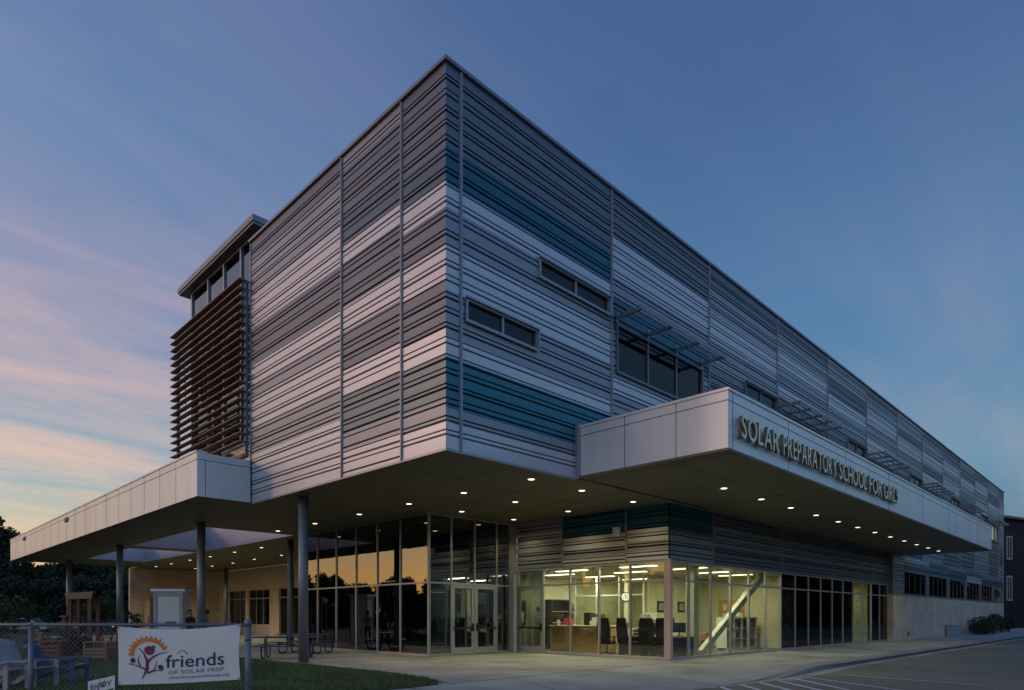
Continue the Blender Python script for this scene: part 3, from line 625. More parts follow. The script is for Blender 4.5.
q = MB(); q.tube([(-.12, 10.4, 7.0), (-.12, 13.2, 7.0)], .09, 12); q.build('rail_tube', M['rawwood'], scr)

# ---- tan brick wing behind the canopy
BX('brick_wall', (6.0, 46.1, .1), (12.9, 46.5, S - .01), M['brick'], B)
BX('fascia_panel', (11.5, 46.0, 3.7), (12.88, 46.1, S - .012), M['tan'], B)
BX('fascia_panel', (12.86, 17.3, 3.7), (13.3, 46.05, S - .012), M['tan'], B)
wy = [(44.2, 40.95), (40.3, 36.6), (35.0, 30.6), (29.6, 26), (25, 21.2), (20.2, 18.2)]
edges = [46.09] + [e for p in wy for e in p] + [17.3]
for i in range(0, len(edges), 2): BX('pier', (12.9, edges[i + 1], .1), (13.3, edges[i], 3.7), M['brick'], B)
for (a, b) in wy:
    n = 3; dz = .9 if a < 36 else .2
    q = MB(); q.box((12.98, b, .13), (13.08, b + .07, 3.7)); q.box((12.98, a - .07, .13), (13.08, a, 3.7)); q.box((12.981, b + .07, 2.95), (13.079, a - .07, 3.03)); q.box((12.981, b + .07, .13), (13.079, a - .07, .28 + (.7 if a > 36 else 0))); q.box((12.981, b + .07, 3.62), (13.079, a - .07, 3.699))
    wd = q.build('window', M['frame'], B)
    for k in range(1, n): y = b + (a - b) * k / n; BX('mullion', (12.982, y - .03, .28), (13.078, y + .03, 3.62), M['frame'], wd)
    BX('pane', (13.02, b + .07, .28), (13.03, a - .07, 3.62), M['tint'], wd)
BX('inner_wall', (15, 17.3, 0), (15.1, 46, S), M['dark_int'], B)
BX('wall_light', (12.80, 35.6, 4.55), (12.859, 35.75, 4.75), M['white'], B)

# ------------------------------------------------------------------ sign lettering
sg = empty('building_sign', (5.0, -4.46, S + .35)); tag(sg, 'raised metal lettering SOLAR PREPARATORY SCHOOL FOR GIRLS on the canopy front', 'sign')
def textmesh(body, size, extrude, offset=0.0):
    cu = bpy.data.curves.new('text', 'FONT'); cu.body = body; cu.size = size; cu.extrude = extrude; cu.offset = offset; cu.resolution_u = 3
    o = bpy.data.objects.new('text', cu); col.objects.link(o); dg = bpy.context.evaluated_depsgraph_get(); dg.update()
    me = bpy.data.meshes.new_from_object(o.evaluated_get(dg)); bpy.data.objects.remove(o, do_unlink=True)
    return me
def width(me): xs_ = [v.co.x for v in me.vertices]; return min(xs_), max(xs_)
def word(body, xa, xb):
    tot = [textmesh(ch, .76, .05, .006) for ch in body]; ws = [width(m) for m in tot]; gap = .07
    sumw = sum(b - a for a, b in ws); sx = (xb - xa - gap * (len(body) - 1)) / sumw; x = xa
    for me, (a, b), ch in zip(tot, ws, body):
        for v in me.vertices:
            X_, Y_, Z_ = v.co; v.co = ((x + (X_ - a) * sx) - 5.0, -(Z_) - .05 + .0, Y_)
        x += (b - a) * sx + gap; me.materials.clear(); me.materials.append(M['letter']); me.materials.append(M['bronze']); me.update()
        for pg in me.polygons: pg.material_index = 0 if abs(pg.normal.y) > .7 else 1
        o = bpy.data.objects.new('letter', me); col.objects.link(o); o.parent = sg
        q = MB(); q['x'] if False else None
for wd_, a, b in (('SOLAR', 5.08, 7.15), ('PREPARATORY', 7.42, 11.3), ('SCHOOL', 11.52, 14.1), ('FOR', 14.38, 15.75), ('GIRLS', 15.98, 17.75)): word(wd_, a, b)


# ------------------------------------------------------------------ office contents
ck = empty('wall_clock', (14.4, 5.2, 2.45)); tag(ck, 'round white wall clock with black rim hanging on an office post', 'clock')
nv = Vector((-1, -.9, 0)).normalized()
c0 = Vector((14.4, 5.2, 2.45))
MB().tube([c0, c0 + nv * .05], .22, 24).build('rim', M['black'], ck); MB().tube([c0 + nv * .051, c0 + nv * .056], .18, 24).build('face', M['white'], ck)
MB().bar(c0 + nv * .06, c0 + nv * .06 + Vector((0, 0, .13)), .015).bar(c0 + nv * .06, c0 + nv * .06 + Vector((.05, -.055, -.05)), .015).build('hands', M['black'], ck)
BX('inner_column', (14.42, 5.15, .125), (14.56, 5.29, 3.455), M['steelwhite'], B)
ct_ = empty('reception_counter', (11.9, 5.6, .125)); tag(ct_, 'oak fronted reception counter inside the lit office', 'counter')
BX('front_panel', (11.6, 4.2, .125), (11.68, 7.1, 1.18), M['oak'], ct_); BX('side_panel', (11.68, 4.2, .125), (12.3, 4.28, 1.18), M['oak'], ct_); BX('countertop', (11.52, 4.12, 1.18), (12.36, 7.15, 1.23), M['cream'], ct_, bevel=.01)
def desk_chair(x, y, rz, lab):
    t = empty('office_chair', (x, y, .125), rz, True); tag(t, lab, 'chair', 'high-backed chairs in the office')
    MB().box((-.27, -.27, .42), (.27, .27, .53)).build('seat', M['black'], t, bevel=.03)
    q = MB(); q.prism([(-.26, .5), (.26, .5), (.29, 1.0), (.22, 1.42), (-.22, 1.42), (-.29, 1.0)], lambda p: (p[0], .22 + (p[1] - .5) * .08, p[1]), lambda p: (p[0], .31 + (p[1] - .5) * .08, p[1])); q.build('backrest', M['black'], t, bevel=.02)
    for s in (-1, 1): MB().box((s * .3 - .03, -.2, .68), (s * .3 + .03, .2, .72)).box((s * .3 - .02, -.02, .45), (s * .3 + .02, .03, .68)).build('armrest', M['black'], t)
    q = MB().tube([(0, 0, .1), (0, 0, .42)], .03, 10)
    for k in range(5): a = k * 1.257; q.bar((0, 0, .1), (.3 * math.cos(a), .3 * math.sin(a), .05), .04)
    q.build('base', M['black'], t); return t
desk_chair(10.9, 3.6, R(100), 'black high-backed chair nearest the oak counter'); desk_chair(11.0, 2.7, R(75), 'black high-backed chair under the wall clock')
desk_chair(10.8, 1.7, R(110), 'black high-backed chair second from the glass corner'); desk_chair(10.9, .95, R(80), 'black high-backed chair closest to the pink corner post')
dk = empty('desk', (12.4, 2.0, .125)); tag(dk, 'dark office desk behind the black chairs at the glass corner', 'desk')
BX('desk_top', (11.8, .8, .82), (12.6, 3.8, .87), M['oak'], dk); BX('modesty_panel', (11.85, .85, .125), (11.9, 3.75, .819), M['black'], dk)
for y in (.9, 3.7): BX('leg', (11.95, y - .05, .125), (12.5, y + .03, .819), M['black'], dk)
for (y, lab) in ((1.3, 'black computer monitor on the right of the office desk'), (2.6, 'black computer monitor on the left of the office desk')):
    t = empty('monitor', (12.2, y, .871)); tag(t, lab, 'monitor'); BX('screen', (12.2, y - .28, 1.0), (12.24, y + .28, 1.36), M['black'], t); BX('stand', (12.17, y - .1, .872), (12.33, y + .1, .89), M['black'], t); BX('neck', (12.22, y - .02, .89), (12.26, y + .02, 1.0), M['black'], t)
bc = empty('display_cabinet', (13.6, 7.6, .125)); tag(bc, 'dark open display cabinet behind the counter holding small items', 'cabinet')
q = MB(); q.box((12.6, 7.9, .125), (14.0, 8.3, .2)); q.box((12.6, 7.9, 2.3), (14.0, 8.3, 2.36)); q.box((12.6, 7.9, .2), (12.66, 8.3, 2.3)); q.box((13.94, 7.9, .2), (14.0, 8.3, 2.3)); q.box((12.66, 8.24, .2), (13.94, 8.3, 2.3)); q.build('carcass', M['black'], bc)
for z in (.8, 1.3, 1.8): BX('shelf', (12.66, 7.92, z), (13.94, 8.24, z + .03), M['oak'], bc)
def prop(name, a, b, m, lab, cat, bevel=.01):
    q = MB(); cx_, cy_ = (a[0] + b[0]) / 2, (a[1] + b[1]) / 2
    o = BX(name, a, b, M[m], None, bevel); return tag(o, lab, cat)
t = empty('red_bag', (12.0, 6.4, 1.23)); tag(t, 'bright red gift bag standing on the oak counter', 'bag')
q = MB(); q.prism([(6.18, 1.231), (6.62, 1.231), (6.58, 1.53), (6.22, 1.53)], lambda p: (11.85, p[0], p[1]), lambda p: (12.05, p[0], p[1])); q.build('body', M['red'], t)
MB().tube([(11.95, 6.3, 1.53), (11.95, 6.34, 1.66), (11.95, 6.46, 1.66), (11.95, 6.5, 1.53)], .008, 6).build('handle', M['red'], t)
t = empty('printer', (12.0, 4.9, 1.23)); tag(t, 'pale desktop printer at the right end of the counter', 'printer')
BX('body', (11.8, 4.7, 1.231), (12.15, 5.15, 1.42), M['white'], t, bevel=.02); BX('paper_tray', (11.85, 4.78, 1.421), (11.9, 5.07, 1.56), M['paper'], t)
t = empty('bookshelf', (19.2, 2.2, .125)); tag(t, 'low white open bookshelf filled with folders behind the steel brace', 'bookshelf')
q = MB(); q.box((17.4, 2.0, .125), (20.4, 2.05, .2)); q.box((17.4, 2.45, .125), (20.4, 2.5, 1.5)); q.box((17.4, 2.0, 1.5), (20.4, 2.5, 1.56))
for i in range(5): x = 17.4 + i * .735; q.box((x, 2.0, .2), (x + .06, 2.449, 1.499))
q.build('carcass', M['white'], t)
for z in (.6, 1.05): BX('shelf', (17.46, 2.02, z), (20.34, 2.449, z + .03), M['white'], t)
rb = random.Random(5)
for z in (.2, .63, 1.08):
    q = MB(); x = 17.5
    while x < 20.2:
        w = rb.uniform(.03, .07)
        if not any(abs(x - (17.4 + i * .735) - .03) < .11 for i in range(5)) and rb.random() < .8: q.box((x, 2.08, z + .002), (x + w, 2.35, z + rb.uniform(.2, .33)), rb.randrange(5))
        x += w + .004
    q.build('books', [M['oak'], M['bluewood'], M['red'], M['paper'], M['black']], t)
def vase(x, y, z, lab, m='red'):
    t = empty('flower_pot', (x, y, z)); tag(t, lab, 'flowers')
    MB().tube([(x, y, z), (x, y, z + .1), (x, y, z + .22)], [.05, .09, .07], 12).build('pot', M['white'], t)
    q = MB()
    for i in range(160):
        d = Vector((rb.gauss(0, 1), rb.gauss(0, 1), rb.gauss(0, 1))).normalized() * rb.uniform(.05, .22); c_ = Vector((x, y, z + .36)) + Vector((d.x * 1.3, d.y, d.z * .7)); e = [Vector((rb.gauss(0, .03), rb.gauss(0, .03), rb.gauss(0, .03))) for _ in range(3)]
        q.face([c_ + e_ for e_ in e])
    q.build('blossom', M[m], t)
vase(19.0, 2.25, 1.56, 'red flowers in a white pot on top of the low bookshelf'); vase(14.8, 3.2, 1.0, 'dark green pot plant on the small white filing cabinet', 'leafm')
t = empty('filing_cabinet', (14.8, 3.2, .125)); tag(t, 'small white filing cabinet left of the steel brace', 'cabinet'); BX('body', (14.4, 2.95, .125), (15.2, 3.5, .98), M['white'], t)
for z in (.2, .46, .72): BX('drawer', (14.44, 2.935, z), (15.16, 2.949, z + .22), M['paper'], t)
t = empty('notice_board', (20.7, 3.4, 1.6)); tag(t, 'orange-brown pinboard with papers on the right office wall', 'notice board'); BX('board', (20.74, 2.8, 1.3), (20.79, 4.1, 2.4), M['oak'], t)
for i in range(6): BX('paper', (20.73, 2.9 + (i % 3) * .38, 1.45 + (i // 3) * .45), (20.739, 3.12 + (i % 3) * .38, 1.75 + (i // 3) * .45), M['paper'], t)
for (x, lab) in ((16.9, 'dark framed picture on the cream partition, nearer the corner'), (18.7, 'dark framed picture on the cream partition, nearer the bookshelf')):
    t = empty('picture', (x, 4.97, 2.0)); tag(t, lab, 'picture'); BX('frame', (x - .3, 4.96, 1.8), (x + .3, 4.995, 2.3), M['black'], t); BX('print', (x - .22, 4.95, 1.88), (x + .22, 4.959, 2.22), M['cover'], t)
t = empty('wall_shelving', (16, 9.1, .125)); tag(t, 'tall shelving with dark boxes on the rear office wall', 'shelving')
for z in (.9, 1.35, 1.8, 2.25): BX('shelf', (14.4, 8.95, z), (15.8, 9.28, z + .03), M['white'], t)
q = MB()
for z in (.93, 1.38, 1.83): 
    for i in range(5): q.box((14.45 + i * .26, 9.0, z + .001), (14.65 + i * .26, 9.2, z + rb.uniform(.15, .36)), rb.randrange(3))
q.build('boxes', [M['black'], M['redwood'], M['cover']], t)
for i, x in enumerate((29.1, 30.1)):
    t = empty('wall_pad', (x, 4.3, 1.4)); tag(t, ['dark padded board on the lit back wall, the one further left', 'dark padded board on the lit back wall, the one further right'][i], 'board')
    MB().prism([(x - .3, 1.0), (x + .3, 1.0), (x + .36, 1.4), (x + .3, 1.9), (x - .3, 1.9), (x - .36, 1.4)], lambda p: (p[0], 4.3, p[1]), lambda p: (p[0], 4.39, p[1])).build('pad', M['black'], t, bevel=.03)
t = empty('glazed_partition', (15.5, 4.2, .125)); tag(t, 'white framed glazed partition standing behind the black chairs', 'partition', kind='thing')
q = MB()
for y in (4.99, 6.3, 7.6, 8.9): q.box((15.45, y - .03, .125), (15.52, y + .03, 3.45))
for z in (2.55, 1.0): q.box((15.455, 5.02, z), (15.515, 8.87, z + .06))
q.build('frame', M['white'], t); BX('pane', (15.48, 5.03, 1.07), (15.485, 8.86, 2.54), M['clear'], t)
for i, (x0_, x1_, z0_, z1_, m_, lb, ct0) in enumerate(((11.0, 12.3, 1.2, 2.3, 'black', 'dark pinboard on the rear wall behind the counter', 'board'), (12.0, 12.35, 1.231, 1.75, 'black', 'black computer tower standing on the counter', 'computer'), (13.9, 14.3, .126, 1.7, 'redwood', 'narrow brown bookcase beside the clock post', 'bookcase'))):
    y0_ = (9.2, 5.3, 6.2)[i]; t = empty(('pinboard', 'computer', 'bookcase')[i], (x0_, y0_, z0_)); tag(t, lb, ct0); BX('body', (x0_, y0_, z0_), (x1_, y0_ + (.06, .3, .5)[i], z1_), M[m_], t, .01)
    for k in range(3): BX(('paper', 'vent', 'shelf_edge')[i], (x0_ + .05 + (k * .4 if i == 0 else 0), y0_ - .012, z0_ + .12 + (0 if i == 0 else k * (.15 if i == 1 else .5))), (x0_ + (.35 + k * .4 if i == 0 else (x1_ - x0_) - .05), y0_ - .001, z0_ + (.6 if i == 0 else .15 + k * (.15 if i == 1 else .5))), M[('paper', 'galv', 'oak')[i]], t)
t = empty('copier', (13.2, 3.4, .125)); tag(t, 'dark waist-high photocopier behind the desk', 'copier'); BX('body', (12.95, 3.1, .125), (13.5, 3.8, 1.05), M['black'], t, bevel=.03); BX('lid', (12.98, 3.12, 1.05), (13.48, 3.78, 1.16), M['cover'], t, bevel=.02); BX('paper_drawer', (12.93, 3.15, .3), (12.949, 3.75, .5), M['cover'], t)
t = empty('poster', (14.2, 9.27, 1.5)); tag(t, 'row of pinned papers on the rear wall above the counter', 'poster')
for i in range(7): BX('sheet', (10.6 + i * .5, 9.26, 1.5 + .18 * (i % 3)), (10.9 + i * .5, 9.285, 1.9 + .15 * ((i * 2) % 3)), (M['paper'], M['magenta'], M['oak'], M['bluewood'])[i % 4], t)
t = empty('water_cooler', (17.2, 4.6, .125)); tag(t, 'dark water cooler against the cream partition', 'cooler'); BX('body', (17.0, 4.4, .125), (17.4, 4.8, 1.1), M['black'], t, bevel=.02); MB().tube([(17.2, 4.6, 1.1), (17.2, 4.6, 1.18), (17.2, 4.6, 1.25), (17.2, 4.6, 1.48), (17.2, 4.6, 1.52)], [.06, .07, .13, .13, .09], 14).build('bottle', M['bluewood'], t)
t = empty('storage_cabinet', (15.4, 4.7, .125)); tag(t, 'tall dark storage cabinet with stacked boxes behind the office desk', 'cabinet'); BX('body', (14.9, 4.45, .125), (15.9, 4.9, 1.45), M['redwood'], t, bevel=.01)
for i in range(2): BX('door', (14.93 + i * .49, 4.43, .2), (15.38 + i * .49, 4.449, 1.4), M['oak'], t)
for i, (a, b, h, m_, lb) in enumerate(((14.95, .3, .22, 'cover', 'grey box on the tall storage cabinet'), (15.35, .4, .3, 'paper', 'pale carton on the tall storage cabinet'))):
    t = empty('carton', (a, 4.6, 1.451)); tag(t, lb, 'box'); BX('body', (a, 4.5, 1.452), (a + b, 4.8, 1.452 + h), M[m_], t); BX('lid', (a - .01, 4.49, 1.452 + h), (a + b + .01, 4.81, 1.47 + h), M[m_], t)
vase(12.0, 3.5, .871, 'leafy plant standing on the office desk near the chairs', 'leafm'); vase(11.9, 6.9, 1.231, 'dark green plant at the far end of the oak counter', 'leafm')
for i, (y, h) in enumerate(((1.9, .3), (3.1, .24))):
    t = empty('paper_tray', (12.1, y, .871)); tag(t, ('stack of paper trays on the desk between the monitors', 'low pile of folders on the left part of the office desk')[i], 'tray')
    for k in range(3): BX('tray', (11.95, y - .16, .872 + k * .09), (12.25, y + .16, .89 + k * .09), M['paper'] if k % 2 else M['black'], t)
t = empty('armchair', (14.6, 1.9, .125)); tag(t, 'low brown armchair behind the corner glass beside the brace', 'armchair'); BX('seat', (14.3, 1.6, .25), (15.0, 2.3, .5), M['rawwood'], t, bevel=.05); BX('backrest', (14.85, 1.6, .5), (15.05, 2.3, .95), M['rawwood'], t, bevel=.05)
for y in (1.52, 2.3): BX('armrest', (14.3, y, .25), (15.0, y + .08, .68), M['rawwood'], t, bevel=.02)
for a, b in ((14.35, 1.65), (14.9, 1.65), (14.35, 2.2), (14.9, 2.2)): BX('leg', (a, b, .125), (a + .05, b + .05, .25), M['black'], t)
t = empty('display_rack', (6.4, 10.1, .125)); tag(t, 'dim rack of leaflets behind the reflective lobby glass', 'rack'); q = MB(); q.box((6.3, 9.4, .125), (6.4, 10.7, 1.9)); q.build('back_panel', M['black'], t)
for z in (.4, .8, 1.2, 1.55): BX('shelf', (6.15, 9.42, z), (6.29, 10.68, z + .25), M['paper'], t)

# ------------------------------------------------------------------ fence with banner (runs across the view at 10 m)
def LP(u, z, D=10.0, off=0.0):
    p = at(u, D) - F2 * off; return Vector((p.x, p.y, z))
fx, fy = F2.x, F2.y
P0 = at(248, 10); FZ = .13; FH = 1.50
fn = empty('chain_link_fence', (P0.x, P0.y, FZ), YAW - R(90), True); tag(fn, 'galvanised chain link fence with round posts across the lawn', 'fence')
# local x: to the right in view; y: away from the camera
def u2x(u): return (u - 248) / 655.8 * 10
FL = u2x(-120)
MB().tube([(FL, 0, FH - FZ - .03), (0, 0, FH - FZ - .03)], .024, 10).build('top_rail', M['galv'], fn, smooth=True)
for u in (248, 31, -120):
    r = .048 if u == 248 else .036
    o = MB().tube([(u2x(u), 0, -.1), (u2x(u), 0, FH - FZ - (.06 if u != 248 else -.03))], r, 14).build('post', M['galv'], fn, smooth=True)
    MB().tube([(u2x(u), 0, FH - FZ - .05), (u2x(u), 0, FH - FZ + (.0 if u != 248 else .04)), (u2x(u), 0, FH - FZ + (.01 if u != 248 else .05))], [r + .008, r + .006, r - .01], 14).build('post_cap', M['galv'], o, smooth=True)
q = MB(); hgt = FH - FZ - .0; pit = .078; x = FL - hgt
while x < 0:
    for s in (0, 1):
        a, b = (x, 0.0), (x + hgt, hgt)
        if a[0] < FL: a = (FL, FL - x)
        if b[0] > 0: b = (0, -x)
        if b[0] - a[0] < .02: continue
        if s: a, b = (a[0], hgt - a[1]), (b[0], hgt - b[1])
        yy = .008 if s else -.008
        q.bar((a[0], yy, a[1] + .02), (b[0], yy, b[1] + .02), .003)
    x += pit
q.build('wire_mesh', M['galv'], fn)
q = MB()
for z in (.12, .6, 1.1):
    for k in range(3): q.tube([(-.0 + .052 * math.cos(t_), .052 * math.sin(t_), z + k * .01) for t_ in [i * math.pi / 6 for i in range(12)]], .004, 4)
q.build('tie_band', M['galv'], fn)
# banner
bn = empty('banner', (P0.x, P0.y, FZ), YAW - R(90), True); tag(bn, 'white vinyl banner printed friends of solar prep tied to the fence', 'banner')
bxl, bxr = u2x(120.5), u2x(242)
def bz(v): return 1.6 - (v - 616.3) / 655.8 * 9.93 - FZ
def btop(s): return (bz(626.6) * (1 - s) + bz(624.2) * s) - .03 * math.sin(math.pi * s) * 2.0
def bbot(s): return bz(685) * (1 - s) + bz(679.5) * s - .012 * math.sin(math.pi * s)
def bdep(s, t): # out of plane
    e1 = (s - .0) + (1 - t); e2 = (1 - s) + (1 - t)
    return -.06 + .012 * math.sin(9 * s + 4 * t) * .6 + .010 * math.sin((s * 22 - t * 9)) * math.exp(-6 * min(e1, e2)) - .012 * math.sin(math.pi * s) * math.sin(math.pi * t) + .004 * math.sin(30 * s + 3 * t) * t * (1 - t)
def bpt(s, t, off=0): # t: 0 bottom .. 1 top
    x = bxl + (bxr - bxl) * s; 
    if s > .9: x -= .02 * (s - .9) * 10 * math.sin(math.pi * t)
    return (x, bdep(s, t) - off, bbot(s) + (btop(s) - bbot(s)) * t)
q = MB(); NX, NZ = 80, 36
for i in range(NX):
    for j in range(NZ):
        q.face([bpt(i / NX, j / NZ), bpt((i + 1) / NX, j / NZ), bpt((i + 1) / NX, (j + 1) / NZ), bpt(i / NX, (j + 1) / NZ)])
sh = q.build('sheet', M['banner'], bn, smooth=True, weld=True)
for s, t in ((.012, .975), (.988, .975), (.012, .03), (.988, .03)):
    p = bpt(s, t, .004); MB().tube([(p[0], p[1], p[2]), (p[0], p[1] - .003, p[2])], .014, 10).tube([p, (p[0] + (s - .5) * .06, -.03, p[2] + (t - .5) * .08)], .003, 5).build('grommet', M['galv'], bn)
BW = bxr - bxl
# banner artwork is placed with photo-like coordinates: (px, py) in the 1024x551 enlargement
def art(px, py, off=.005):
    s = (px - 5) / 950; top = 28 + (20 - 28) * s + math.sin(math.pi * max(0, min(1, s))) * 0; bot = 515 - 50 * s
    return bpt(max(0, min(1, s)), max(0, min(1, (bot - py) / (bot - top))), off)
def artpoly(name, polys, m, off=.005):
    q = MB()
    for pl in polys: q.face([art(*p, off) for p in pl])
    return q.build(name, m, bn)
# sun arc: triangular rays around an arc
arc = []; cxs, cys = 250, 255
nA = 24
for i in range(nA):
    a0 = R(186 - i * 162 / nA); a1 = R(186 - (i + 1) * 162 / nA); r0 = 118 + 0 * i; r1 = 147 - (6 if i > 18 else 0)
    f = lambda a, r: (cxs + 1.0 * r * math.cos(a), cys - 1.0 * r * math.sin(a))
    arc.append([f(a0, r0), f(a1, r0), f(a1, r1), f(a0, r1)])
    am = (a0 + a1) / 2
    if i % 2 == 0: a2 = R(186 - (i + 2) * 162 / nA); arc.append([f(a0, r1 - 4), f(a2, r1 - 4), f((a0 + a2) / 2, r1 + 28)])
artpoly('sun_emblem', arc, M['orange'])
def stroke(pts, ws):
    out = []
    for i in range(len(pts) - 1):
        (x0, y0), (x1, y1) = pts[i], pts[i + 1]; dx, dy = x1 - x0, y1 - y0; l = math.hypot(dx, dy); nx, ny = -dy / l, dx / l
        out.append([(x0 + nx * ws[i], y0 + ny * ws[i]), (x1 + nx * ws[i+1], y1 + ny * ws[i+1]), (x1 - nx * ws[i+1], y1 - ny * ws[i+1]), (x0 - nx * ws[i], y0 - ny * ws[i])])
    return out
def bez(p0, p1, p2, n=10): return [((1-t)**2*p0[0]+2*t*(1-t)*p1[0]+t*t*p2[0], (1-t)**2*p0[1]+2*t*(1-t)*p1[1]+t*t*p2[1]) for t in [i/n for i in range(n+1)]]
def taper(a, b, n=10): return [a + (b - a) * i / n for i in range(n + 1)]
art_t = []
art_t += stroke(bez((190, 460), (215, 410), (232, 380)), taper(2, 13)) + stroke(bez((232, 390), (236, 330), (236, 290)), taper(14, 11))
art_t += stroke(bez((236, 320), (225, 240), (168, 195)), taper(12, 2)) + stroke(bez((236, 320), (270, 250), (395, 218)), taper(12, 2))
art_t += stroke(bez((228, 385), (190, 350), (100, 336)), taper(9, 3)) + stroke(bez((180, 345), (150, 300), (178, 248)), taper(7, 1))
art_t += stroke(bez((235, 410), (280, 380), (350, 378)), taper(9, 3)) + stroke(bez((280, 385), (310, 350), (308, 290)), taper(6, 1))
artpoly('tree_emblem', art_t, M['magenta'], .006)
def disc(cx_, cy_, r, ry=None, n=20): return [(cx_ + r * math.cos(2 * math.pi * i / n), cy_ + (ry or r) * math.sin(2 * math.pi * i / n)) for i in range(n)]
artpoly('head_emblem', [disc(254, 212, 40), disc(284, 182, 16), disc(225, 205, 14)], M['magenta'], .007)
artpoly('fruit_emblem', [disc(122, 303, 21), disc(340, 352, 20)] + stroke(bez((86, 330), (95, 345), (118, 325)), taper(3, 3)) + stroke(bez((330, 378), (362, 395), (360, 355)), taper(3, 3)), M['navy'], .007)
artpoly('arc_emblem', stroke(bez((468, 240), (502, 172), (545, 240), 14), taper(3, 5, 14)), M['orange'], .007)
def arttext(body, px0, px1, py, hpx, m, name, extra=0.0, slope=-.03):
    me = textmesh(body, 1, 0, extra)
    bm = bmesh.new(); bm.from_mesh(me); a, b = width(me); 
    for v in bm.verts:
        X_, Y_, _ = v.co; px = px0 + (X_ - a) / (b - a) * (px1 - px0); v.co = art(px, py + slope * (px - px0) - Y_ / .72 * hpx, .008)
    bm.to_mesh(me); bm.free(); me.materials.clear(); me.materials.append(m)
    o = bpy.data.objects.new(name, me); col.objects.link(o); o.parent = bn
arttext('friends', 380, 830, 357, 112, M['navy'], 'word', .005, -.045)
arttext('OF SOLAR PREP', 402, 828, 414, 34, M['greyprint'], 'word', 0, -.055)
arttext('www.friendsofsolarprep.org', 405, 865, 455, 24, M['greyprint'], 'word', .004, -.055)
# small yard sign
ysg = empty('yard_sign', (P0.x, P0.y, FZ), YAW - R(90), True); tag(ysg, 'small tilted white sign with green handwriting at the foot of the fence', 'sign')
def yp(a, b, off): # a,b in 0..1 on panel
    u = 92 + 26.5 * a + 1.0 * (1 - b) * 0; v = 681.5 - 6 * a + (1 - b) * 24; return (u2x(u), -.09 - off, 1.6 - (v - 616.3) / 655.8 * 9.9 - FZ)
q = MB(); q.prism([(0, 0), (1, 0), (1, 1), (0, 1)], lambda p: yp(p[0], p[1], 0), lambda p: yp(p[0], p[1], .006)); q.build('panel', M['banner'], ysg)
me = textmesh('EnJOY', 1, 0, .02); a, b = width(me)
for v in me.vertices: X_, Y_, _ = v.co; v.co = yp(.1 + .8 * (X_ - a) / (b - a), .62 + Y_ * .32, .009)
me.materials.clear(); me.materials.append(M['navy']); o = bpy.data.objects.new('word', me); col.objects.link(o); o.parent = ysg
q = MB(); q.face([yp(.45, .36, .009), yp(.95, .42, .009), yp(.95, .5, .009), yp(.45, .44, .009)]); q.face([yp(.52, .65, .011), yp(.6, .62, .011), yp(.66, .98, .011)]); q.face([yp(.5, .65, .0112), yp(.57, .66, .0112), yp(.42, .95, .0112)]); q.build('mark', M['green'], ysg)
q = MB(); q.tube([(u2x(99), -.08, .6), (u2x(99), -.08, -.13)], .006, 6); q.tube([(u2x(113), -.08, .6), (u2x(113), -.08, -.13)], .006, 6); q.build('stake', M['galv'], ysg)

# ------------------------------------------------------------------ lawn furniture
def adirondack(u, D, rz, seatm, lab):
    p = at(u, D); t = empty('garden_chair', (p.x, p.y, .14), rz, True); tag(t, lab, 'chair', 'slatted garden chairs behind the fence')
    # faces +x local; back leans to -x
    q = MB()
    for i in range(5): y = -.24 + i * .12; q.prism([(-.28, .26), (-.255, .27), (-.60, 1.0 - abs(i - 2) * .03), (-.625, .99 - abs(i - 2) * .03)], lambda pp: (pp[0], y - .05, pp[1]), lambda pp: (pp[0], y + .05, pp[1]))
    q.build('backrest', M[seatm], t)
    q = MB()
    for i in range(6): x = -.24 + i * .12; z = .28 + .02 * i + (.012 if i == 5 else 0); q.box((x - .05, -.3, z), (x + .05, .3, z + .025))
    q.build('seat', M['whitewood'] if seatm == 'bluewood' else M[seatm], t)
    for s in (-1, 1):
        yy = s * .31
        MB().prism([(-.72, 0), (-.62, 0), (.42, .33), (.42, .40), (.3, .40), (-.3, .26), (-.5, .16)], lambda pp: (pp[0], yy - .012, pp[1]), lambda pp: (pp[0], yy + .012, pp[1])).build('side_rail', M[seatm], t)
        MB().box((.34, s * .34 - .012, 0), (.44, s * .34 + .012, .529)).build('leg', M[seatm], t)
        MB().box((-.38, s * .38 - .06, .53), (.44, s * .38 + .06, .555)).build('armrest', M[seatm], t)
    for z, x in ((.45, -.36), (.8, -.53)): MB().box((x - .03, -.3, z), (x, .3, z + .06)).build('back_rail', M['whitewood'], t)
    return t
adirondack(60, 14.3, YAW - R(80), 'bluewood', 'blue slatted garden chair with a white seat just behind the fence post')
adirondack(26, 13.6, YAW - R(100), 'whitewood', 'weathered white garden chair beside the blue one')
adirondack(2, 13.2, YAW - R(95), 'whitewood', 'weathered white garden chair cut by the left edge of the photo')
